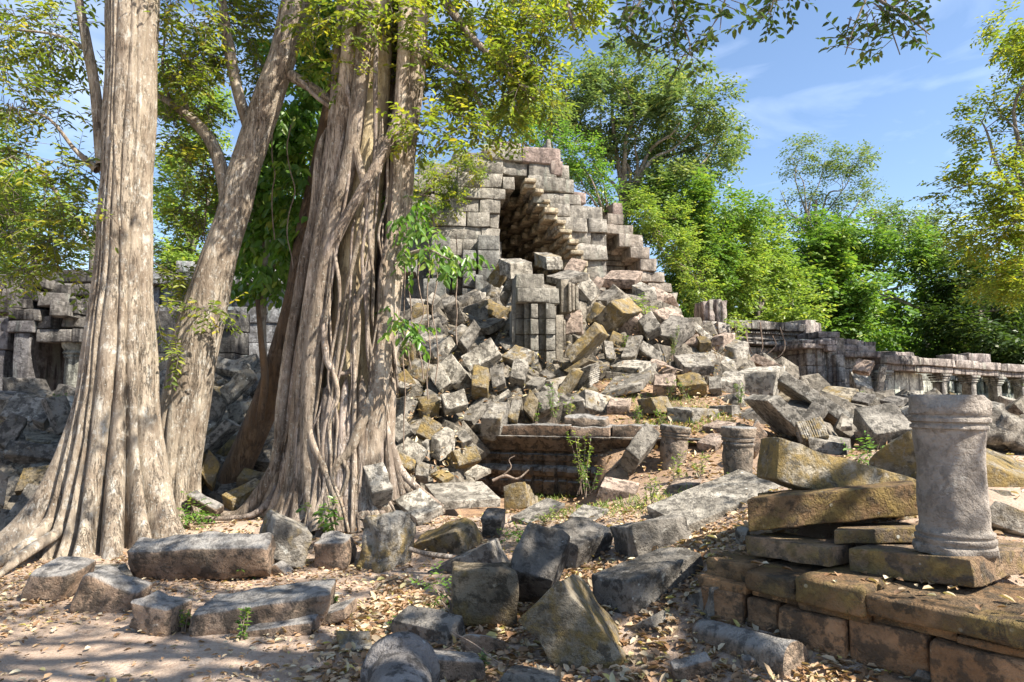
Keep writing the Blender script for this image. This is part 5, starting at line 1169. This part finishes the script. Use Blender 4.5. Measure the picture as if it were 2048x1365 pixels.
tree("flat_topped_tree", "distant tree with flat layered crown against the sky", 48, (1630, 780, 1632, 400), [(1610, 300, 40, 0, .7), (1650, 320, 40, 0, .7), (1710, 320, 45, 0, .7), (1590, 340, 30, 0, .6), (1680, 350, 40, 0, .6), (1740, 380, 35, 0, .6), (1560, 380, 35, 0, .6), (1620, 395, 40, 0, .6), (1700, 410, 40, 0, .6), (1540, 430, 35, 0, .6), (1590, 440, 30), (1650, 450, 40), (1755, 420, 20)], LF_BLUE, 8500, .25, 6, BARK_PALE, spray=6, hollow=.1, depth=1.0, jitterY=2, zs=.38)
tree("feathery_tree", "low feathery tree between flat topped tree and right edge", 42, (1850, 760, 1850, 560), [(1790, 450, 40), (1830, 460, 40), (1860, 490, 35), (1770, 430, 26), (1900, 500, 40), (1550, 480, 40), (1520, 440, 30)], LF_BLUE, 8000, .28, 5, spray=7, hollow=.2, **CJ)
tree("right_edge_tree", "dark overhanging tree with drooping sprays at the right edge", 19, (2120, 900, 2080, 300), [(2020, 60, 40), (2040, 160, 50), (2000, 230, 45), (1960, 240, 40), (2030, 280, 60), (1980, 330, 45), (2040, 370, 60), (1960, 400, 50), (1900, 380, 30), (2010, 460, 60), (1940, 480, 40), (2045, 560, 60), (1990, 560, 40), (2080, 100, 60), (2100, 250, 80), (2120, 400, 90), (1925, 430, 30), (2046, 90, 30), (2020, 130, 24)], LF_OLIVE, 24000, .16, 12, spray=8, hollow=.25, **CJ)
tree("shade_tree", "dark tree standing in shade above the right end of the colonnade", 31, (1950, 780, 1960, 560), [(1900, 560, 50), (1960, 560, 60), (2020, 600, 60), (1900, 640, 50), (1970, 650, 60), (2040, 680, 60), (1900, 700, 40), (2080, 600, 70), (1950, 720, 40)], LF_DARK, 26000, .26, 8, spray=8, hollow=.3, **CJ)
tree("slope_tree", "yellow green bushy tree behind the gallery wall", 28, (1520, 760, 1520, 560), [(1480, 480, 50), (1530, 500, 45), (1470, 560, 55), (1540, 570, 50), (1500, 620, 50), (1560, 640, 45), (1420, 500, 50), (1430, 590, 50), (1600, 620, 40)], LF_YELLOW, 22000, .21, 7, spray=8, hollow=.4, **CJ)
tree("dense_tree", "dense mid green tree right behind the stepped right wall", 25, (1420, 700, 1400, 480), [(1330, 420, 50), (1400, 430, 50), (1440, 400, 45), (1360, 480, 50), (1420, 500, 50), (1390, 560, 50), (1440, 560, 40), (1300, 400, 40), (1480, 430, 40)], LF_MID, 18000, .2, 7, spray=8, hollow=.4, **CJ)
# left background
tree("sunlit_tree", "sunlit yellow green tree at the left edge behind the doorway ruin", 24, (60, 760, 70, 500), [(30, 340, 60), (90, 380, 50), (20, 430, 70), (100, 460, 60), (50, 510, 60), (130, 520, 50), (-40, 400, 80), (-30, 520, 80), (150, 450, 40)], LF_YELLOW, 19000, .18, 8, spray=8, hollow=.35, **CJ)
tree("gap_tree", "bright yellow green tree seen in the gap between the two pale trees", 22, (390, 760, 380, 420), [(360, 180, 60), (400, 240, 60), (350, 300, 60), (420, 330, 50), (380, 400, 60), (340, 460, 55), (400, 500, 60), (350, 560, 50), (420, 580, 50), (330, 380, 40)], LF_YELLOW, 17000, .18, 8, spray=8, hollow=.35, **CJ)
tree("rear_green_tree", "mid green tree behind the pale grey wall", 26, (560, 760, 560, 420), [(500, 420, 60), (560, 380, 60), (520, 500, 60), (600, 460, 60), (620, 380, 50), (560, 560, 50), (470, 540, 50), (600, 320, 50), (640, 300, 50)], LF_MID, 11000, .19, 14, spray=8, hollow=.35, **CJ)
tree("far_left_tree", "tall dark tree beyond the left edge trees", 32, (200, 780, 200, 420), [(180, 420, 60), (230, 460, 60), (160, 500, 60), (280, 500, 60), (300, 420, 50), (-60, 300, 90), (320, 540, 50)], LF_MID, 8000, .22, 14, spray=8, hollow=.35, **CJ)
# ---------------------------------------------------------------- far woodland closing the view behind
cl_ = []
for x in range(-300, 2500, 100): cl_.append((x, 640 + 45 * math.sin(x * .011), 95 + 25 * math.sin(x * .03), 3 * math.sin(x * .017))); cl_.append((x + 60, 730, 80, 0))
t = empty("far_woodland", (0, 55, 1.5), "far dark wood filling the gaps behind every tree", "woodland"); t['kind'] = 'stuff'
del t['category']; 
cs = []
o = None
crown("woodland_foliage", cl_, 55, LF_MID, t, 65000, .75, .5, 4, 7, 1.5, hollow=.1, jitterY=3, nsub=70)
# ---------------------------------------------------------------- shrubs growing on the ruin
def shrub(name, label, Y, clumps, mat, n_, lm, group=None, **k):
    c0 = at(clumps[0][0], clumps[0][1], Y); g = at(clumps[-1][0], clumps[-1][1] + clumps[-1][2], Y)
    t = empty(name, tuple(g), label, "shrub", group)
    cs = crown("foliage", clumps, Y, mat, t, n_, lm, hollow=.3, jitterY=.3, **k)
    limb("stem", g - np.array([0, 0, .1]), [c[0] for c in cs[:8]], lm * .25, VINE, t, seg=5); return t
shrub("climbing_shrub", "bright climber draped over the upper right shoulder of the vault", 20.6, [(1120, 280, 26), (1160, 305, 28), (1180, 335, 30), (1195, 370, 30), (1212, 395, 24), (1140, 340, 20), (1090, 275, 22), (1060, 272, 18), (1215, 425, 16)], LF_BRIGHT, 4200, .13)
shrub("climbing_shrub", "yellow green climber down the stepped right wall", 22.3, [(1290, 425, 34), (1335, 450, 36), (1355, 490, 34), (1380, 530, 34), (1395, 570, 30), (1405, 600, 22), (1265, 400, 26), (1355, 440, 34), (1385, 485, 30), (1300, 430, 20)], LF_YELLOW, 6500, .13)
shrub("creeper", "grey green creeper hanging on the left flank of the vault", 18.6, [(880, 350, 44), (925, 345, 40), (855, 395, 40), (900, 400, 30), (845, 440, 30), (950, 315, 28), (985, 300, 20), (840, 350, 36)], LF_OLIVE, 3600, .11)
shrub("low_bush", "small lime green bush beside the carved pilaster", 19.4, [(1465, 655, 12), (1475, 640, 12), (1462, 680, 8)], LF_YELLOW, 300, .12)
shrub("low_bush", "lime green tuft above the speckled diamond block", 16.5, [(1285, 612, 10), (1278, 622, 8), (1292, 618, 8)], LF_YELLOW, 130, .10)
shrub("low_bush", "green bush between the two pale trees at their feet", 8.2, [(385, 1022, 20), (392, 1040, 14), (370, 1030, 12)], LF_BRIGHT, 260, .06)
shrub("low_bush", "leafy bush behind the ochre streaked block", 7.6, [(1735, 905, 20), (1755, 900, 16), (1715, 915, 14), (1725, 920, 12)], LF_BRIGHT, 300, .06)
shrub("low_bush", "dark green seedling clump between wedge block and mossy block", 5.35, [(870, 1170, 14), (890, 1180, 14), (860, 1160, 8), (905, 1195, 10)], LF_MID, 110, .05)
shrub("low_bush", "seedling clump against the right end of the long low block", 6.5, [(490, 1130, 12), (505, 1122, 10), (470, 1135, 9)], LF_BRIGHT, 110, .045)
shrub("low_bush", "dark clump in the cleft between the two leftmost blocks", 5.9, [(148, 1165, 10), (155, 1150, 8), (140, 1180, 8)], LF_MID, 70, .04)
shrub("low_bush", "grass green clump beside the small dark post stone", 7.2, [(1020, 1060, 14), (1015, 1035, 10), (1035, 1070, 14), (1050, 1062, 10)], LF_MID, 220, .05)
# ---------------------------------------------------------------- herbs
def herb(px, py, hpx, label, mat=LF_BRIGHT, wpx=20, lm=.05, ns=6, group="weeds on the heap", name="weed"):
    P0 = hit(px, py); Y = P0[1] - .05; g = at(px, py, Y); h = hpx * Y / F; wd = wpx * Y / F
    t = empty(name, tuple(g), label, "weed", group); C = []; D = []; mb = MB()
    for s_ in range(ns):
        tip = g + np.array([RNG.uniform(-wd, wd), RNG.uniform(-wd, wd) * .6, h * RNG.uniform(.55, 1.0)]); mid = (g + tip) / 2 + np.array([RNG.uniform(-.02, .02), 0, .03])
        b = g + np.array([RNG.uniform(-wd, wd) * .35, RNG.uniform(-wd, wd) * .3, -.03]); mb.add(*tube([b, mid, tip], [.005, .004, .002], 4, 5, 0))
        for k_ in range(int(max(6, h / lm * 2.2))):
            q = RNG.uniform(.2, 1); p = b * (1 - q) ** 2 + 2 * mid * q * (1 - q) + tip * q * q; C.append(p); D.append(unit(1)[0] * np.array([1, 1, .3]) + np.array([0, 0, .2]))
    mb.build("stem", VINE, t); C = np.array(C); D = np.array(D); V, Fc, nf = leaves(C, D, np.array([0, 0, 1.]) + unit(len(C)) * .4, lm * RNG.uniform(.6, 1.2, len(C)), .4)
    mesh_obj("foliage", V, Fc, mat, t, smooth=False, rnd=np.repeat(RNG.random(len(C)), nf)); return t
for a in [(1108, 845, 85, "tall bright herb on the ledge above the moulded base", LF_BRIGHT, 20), (1075, 850, 55, "herb left of the tall bright one above the moulded base", LF_BRIGHT, 16), (1140, 835, 40, "short lime herb right of the tall bright one", LF_YELLOW, 16),
          (1345, 720, 75, "feathery grey green herb in front of the striped cube", LF_BLUE, 14), (1340, 800, 45, "herb in front of the pink and the dark fronted block", LF_BRIGHT, 20), (1370, 800, 40, "pale herb before the dark fronted block", LF_BLUE, 20),
          (1165, 985, 140, "tallest weed, standing in front of the moulded base", LF_YELLOW, 30), (1180, 990, 70, "low weed at the right end of the moulded base", LF_BRIGHT, 26), (1275, 855, 45, "bluish green weed left of the squared half lit block", LF_BRIGHT, 14), (1322, 850, 32, "weed at the foot of the squared half lit block", LF_BRIGHT, 14),
          (1360, 925, 75, "yellowish weed in front of the shorter column stub", LF_YELLOW, 18), (1355, 965, 60, "weed on the grassy slope below the shorter stub", LF_YELLOW, 22), (1400, 955, 50, "weed on the slope beside the taller stub", LF_YELLOW, 24), (1480, 815, 50, "lime sprig on the edge of the curved sloping slab", LF_BRIGHT, 8),
          (1300, 1010, 60, "weed beside the pinkish block with a hole", LF_YELLOW, 22), (1460, 975, 30, "broad leaved sprout at the foot of the taller stub", LF_BRIGHT, 10), (1250, 700, 35, "small weed in the heap below the huge block", LF_BRIGHT, 10), (1440, 735, 40, "orange brown withered weed beside the pyramid stone", LF_DRY, 16),
          (1095, 1050, 35, "weed between the post stone and the half buried slab", LF_YELLOW, 26), (483, 1290, 75, "sprig growing against the grooved block", LF_BRIGHT, 9), (365, 1265, 50, "yellow green sprig between square block and grooved block", LF_YELLOW, 12), (668, 1230, 36, "sprig right of the grooved block", LF_BRIGHT, 9),
          (795, 1262, 30, "dark leaf sprig left of the slate coloured block", LF_BRIGHT, 12), (966, 1350, 45, "pale sprig beside the brown bottom block", LF_BLUE, 9), (1440, 1180, 70, "vine sprig hanging at the plinth's left end", LF_BRIGHT, 14), (1090, 1225, 20, "sprig under the flat topped dark block", LF_BRIGHT, 7),
          (1540, 970, 30, "sprig at the top end of the very long pale slab", LF_BRIGHT, 14), (118, 800, 14, "tuft under the doorway ruin", LF_BRIGHT, 30), (1730, 800, 20, "sprig in the rubble before the colonnade", LF_BRIGHT, 14)]:
    herb(*a)
# orchid-like sprays of grass on the slope
n_ = 2600; X = RNG.uniform(0.3, 4.0, n_ * 3); Y_ = RNG.uniform(7.6, 13.0, n_ * 3); q = scr(np.stack([X, Y_, H(np.stack([X, Y_], 1))], 1))
ok = (q[:, 1] > 790) & (q[:, 1] < 1045) & (q[:, 0] > 1060) & (q[:, 0] < 1560) & (fbm(np.stack([X, Y_, X * 0], 1), 1.1, 2, 3) > .15); X, Y_ = X[ok][:n_], Y_[ok][:n_]
z = H(np.stack([X, Y_], 1)); C = np.stack([X, Y_, z], 1); D = unit(len(C)) * np.array([.8, .8, .2]) + np.array([0, 0, .8])
V, Fc, nf = leaves(C, D, unit(len(C)), RNG.uniform(.04, .12, len(C)), .09)
o = mesh_obj("grass", V, Fc, LF_YELLOW, None, smooth=False, rnd=np.repeat(RNG.random(len(C)), nf)); tag(o, "thin sunlit grass growing on the bank in the middle", "grass", kind="stuff")
# ---------------------------------------------------------------- leaf litter
def litter(n_, x0, x1, y0, y1, lm, thr, cond=None, dz=.008):
    X = RNG.uniform(x0, x1, n_); Y_ = y0 + (y1 - y0) * RNG.random(n_) ** 1.2
    k = fbm(np.stack([X, Y_, X * 0], 1), 1.2, 2, 9) + RNG.normal(0, .6, n_) > thr; X, Y_ = X[k], Y_[k]
    z = H(np.stack([X, Y_], 1)) + dz + RNG.random(len(X)) * .015; C = np.stack([X, Y_, z], 1)
    D = unit(len(C)) * np.array([1, 1, .25]); Nn = np.array([0, 0, 1.]) + unit(len(C)) * .45
    V, Fc, nf = leaves(C, D, Nn, lm * RNG.uniform(.5, 1.4, len(C)), .5, 6, .3); return V, Fc, np.repeat(RNG.random(len(C)), nf)
Vs = []; Fs = []; Rs = []; off = 0
for a in [(17000, -6, 3.5, 3.0, 8.5, .048, -.5), (14000, -6.5, 4.0, 3.0, 8.0, .03, -.4), (9500, -1.2, 2.2, 3.2, 6.5, .065, -.6), (3000, 0, 6, 6.5, 11, .07, .2), (2500, -1, 4, 11, 15, .07, .1), (6000, 2.2, 9, 3.5, 12, .07, -.3)]:
    V, Fc, r_ = litter(*a); Vs.append(V); Fs.append(Fc + off); Rs.append(r_); off += len(V)
o = mesh_obj("dry_leaf_litter", np.concatenate(Vs), np.concatenate(Fs), LF_DRY, None, smooth=False, rnd=np.concatenate(Rs)); tag(o, "dry brown and tan leaves scattered over the sandy ground", "leaf litter", kind="stuff")
# leaves fallen on the plinth, and dead twigs on the heap
C = []
for _ in range(90):
    u_ = RNG.uniform(-.3, 2.3); v_ = RNG.uniform(-.6, .03); C.append([*(pl0 + du * u_ + dn * v_), .555])
C = np.array(C); D = unit(len(C)) * np.array([1, 1, .15]); V, Fc, nf = leaves(C, D, np.array([0, 0, 1.]) + unit(len(C)) * .4, RNG.uniform(.04, .09, len(C)), .5, 6, .35)
o = mesh_obj("fallen_leaves", V, Fc, LF_DRY, None, smooth=False, rnd=np.repeat(RNG.random(len(C)), nf)); tag(o, "dry leaves lying on the mossy top of the plinth", "leaf litter", kind="stuff")
C = []
for _ in range(2600):
    px, py = RNG.uniform(760, 1480), RNG.uniform(640, 960)
    if 930 < px < 1270 and py > 815: continue
    C.append(hit(px, py) + np.array([0, -.12, .06]) + RNG.normal(0, .05, 3))
    if len(C) > 1400: break
C = np.array(C); D = unit(len(C)) * np.array([1, 1, .5]); V, Fc, nf = leaves(C, D, np.array([0, 0, 1.]) + unit(len(C)) * .6, RNG.uniform(.06, .12, len(C)), .4, 6, .35)
o = mesh_obj("heap_leaf_litter", V, Fc, LF_DRY, None, smooth=False, rnd=np.repeat(RNG.random(len(C)), nf)); tag(o, "dry rusty leaves caught between the blocks of the heap", "leaf litter", kind="stuff")
# pebbles
for i in range(24):
    x, y = RNG.uniform(-3.5, 2.0), RNG.uniform(3.6, 7.5); s_ = RNG.uniform(.02, .06); z = float(H([[x, y]])[0]); V, Fc = rbox((s_ * 1.5, s_, s_ * .7), seg=.02, r=s_ * .25, rough=s_ * .08, chips=3, seed=i, nmin=4, nmax=5)
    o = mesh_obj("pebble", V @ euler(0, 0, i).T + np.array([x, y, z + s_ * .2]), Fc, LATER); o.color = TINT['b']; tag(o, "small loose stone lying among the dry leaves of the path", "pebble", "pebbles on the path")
# ---------------------------------------------------------------- tree to the right of the camera whose boughs hang into the top of the view
tb = np.array([6.2, 0.4, 0.0]); ot = empty("overhanging_tree", tuple(tb), "shady tree right of the viewer, its dark twigs hanging into the top of the picture", "tree")
V, Fc = tube([tb - np.array([0, 0, .3]), tb + np.array([.1, 0, 2.5]), tb + np.array([-.3, .3, 5]), tb + np.array([-.8, .6, 7.5])], [.38, .30, .26, .16], 20, 8, .08, 3); mesh_obj("trunk", V, Fc, BARK_GREY, ot)
cc = []
for _ in range(75):
    x, y, z = RNG.uniform(-1.0, 8.5), RNG.uniform(-2.0, 5.0), RNG.uniform(5.9, 8.8)
    sx_, sy_ = x - SUNV[0] / SUNV[2] * z, y - SUNV[1] / SUNV[2] * z
    if -.6 < sx_ < 3.2 and 3.2 < sy_ < 6.2 and RNG.random() < .6: continue  # gap shaped in the unseen crown to let sun onto the foreground
    cc.append(np.array([x, y, z]))
def crown3(name, centres, R, mat, parent, n_, lm, spray=8, wr=.45):
    k = RNG.integers(0, len(centres), n_ // spray); cc_ = np.array(centres)[k]; ns = len(k); u = unit(ns); S0 = cc_ + u * (np.atleast_1d(R)[k % len(np.atleast_1d(R))] * RNG.random(ns) ** .5)[:, None] * np.array([1, 1, .5])
    d = u + unit(ns) * .6; d /= np.linalg.norm(d, axis=1)[:, None]; t_ = (np.arange(spray) + .5) / spray; C = (S0[:, None] + d[:, None] * t_[None, :, None] * lm * 3.5).reshape(-1, 3)
    D = np.repeat(d, spray, 0) + unit(ns * spray); V, Fc, nf = leaves(C, D, np.array([0, 0, 1.]) + unit(ns * spray) * .6, lm * RNG.uniform(.7, 1.2, len(C)), wr)
    return mesh_obj(name, V, Fc, mat, parent, smooth=False, rnd=np.repeat(RNG.random(len(C)), nf))
crown3("crown", cc, [.65], LF_DARK, ot, 6400, .13)
limb("limb", tb + np.array([-.5, .4, 5.5]), cc[:26], .13, BARK_GREY, ot, 8)
TW = [[(1480, -160, 7), (1330, -60, 5), (1270, 20, 2.5), (1240, 60, 1.4)], [(1330, -60, 4), (1350, 20, 2.5), (1380, 90, 1.5), (1360, 140, 1)], [(1500, -100, 4), (1450, 0, 2), (1440, 60, 1)], [(1700, -150, 7), (1740, -20, 4), (1810, 30, 2.5), (1860, 70, 1)], [(1740, -20, 3), (1710, 50, 2), (1690, 110, 1)], [(1560, -60, 3), (1545, 10, 2), (1525, 40, 1)], [(1770, 0, 2.5), (1780, 50, 1.5), (1800, 110, 1)]]
mb = MB()
for p_ in TW: P_, R_ = pxpath(p_, 5.6); mb.add(*tube(P_, R_, 6, 5, .08))
mb.build("branch", BARK_GREY, ot)
crown("crown", [(1290, 20, 34), (1340, 60, 34), (1370, 110, 30), (1310, 100, 24), (1380, 10, 30), (1260, 60, 18), (1270, 10, 24), (1440, 40, 22), (1460, 5, 24), (1540, 15, 20), (1560, -5, 24), (1690, 90, 24), (1700, 40, 20), (1740, 20, 30), (1790, 40, 26), (1820, 80, 28), (1850, 80, 16), (1770, 90, 18), (1800, 5, 24), (1520, 30, 14), (1350, -10, 30), (1235, 60, 8)], 5.6, LF_DARK, ot, 950, .085, .42, 6, 7, 1.0, jitterY=.3, hollow=0, sprlen=.25, twig=BARK_GREY)
# ---------------------------------------------------------------- dead twigs and bare creepers
def twig(pts, Y, mat, name, label, cat, group=None):
    P_, R_ = pxpath(pts, Y); V, Fc = tube(P_, R_, 6, 6, .12, int(pts[0][0])); o = mesh_obj(name, V, Fc, mat); tag(o, label, cat, group); return o
twig([(985, 962, 3), (1010, 952, 3), (1035, 958, 2.4), (1058, 940, 1.6)], 10.0, VINE, "dead_twig", "bare crooked twig lying at the left end of the moulded base", "twig")
twig([(1008, 950, 2), (1022, 935, 1.6), (1018, 920, 1), (1030, 912, .8)], 10.0, VINE, "dead_twig", "forked twig standing up beside the crooked one before the moulded base", "twig")
twig([(818, 1098, 5), (845, 1106, 5), (880, 1112, 5), (905, 1114, 4)], 6.6, BARK_ROOT, "dead_stick", "smooth straight stick lying under the wedge shaped block", "stick")
twig([(1190, 985, 3), (1215, 950, 3.5), (1262, 900, 3.5), (1300, 865, 3)], 9.9, VINE, "dead_stick", "long dry stick leaning beside the long leaning block", "stick")
twig([(1255, 948, 1.6), (1275, 960, 1.4), (1300, 975, 1)], 9.6, VINE, "dead_twig", "thin dry twig below the long leaning block", "twig")
twig([(905, 1265, 1.5), (950, 1290, 1.6), (985, 1318, 1.4), (1010, 1330, 1)], 4.1, VINE, "dead_twig", "thin dark twig lying across the rough pinkish lump", "twig")
twig([(1325, 745, 1.6), (1345, 738, 1.4), (1365, 742, 1)], 12.9, VINE, "dead_twig", "dry twig under the feathery herb", "twig")
for i, pts in enumerate([[(1490, 660, 1.2), (1497, 690, 1.2), (1510, 712, 1.2), (1535, 700, 1)], [(1520, 645, 1.2), (1525, 690, 1.2), (1522, 705, 1)], [(1545, 672, 1.2), (1552, 690, 1.1), (1538, 706, 1.1), (1528, 712, .8)], [(1560, 655, 1), (1570, 690, 1.2), (1560, 712, 1.1), (1530, 726, .9)], [(1492, 640, 1), (1496, 700, 1), (1494, 725, .8)]]):
    twig(pts, 21.6 + .1 * i, VINE, "bare_creeper", ["bare creeper stem looping down the left of the gallery wall", "straight bare creeper on the middle of the gallery wall", "short curled creeper on the gallery wall cornice", "longest looping creeper near the gallery wall's right end", "thin upright creeper at the left edge of the gallery wall"][i], "creeper", "bare creepers on the gallery wall")
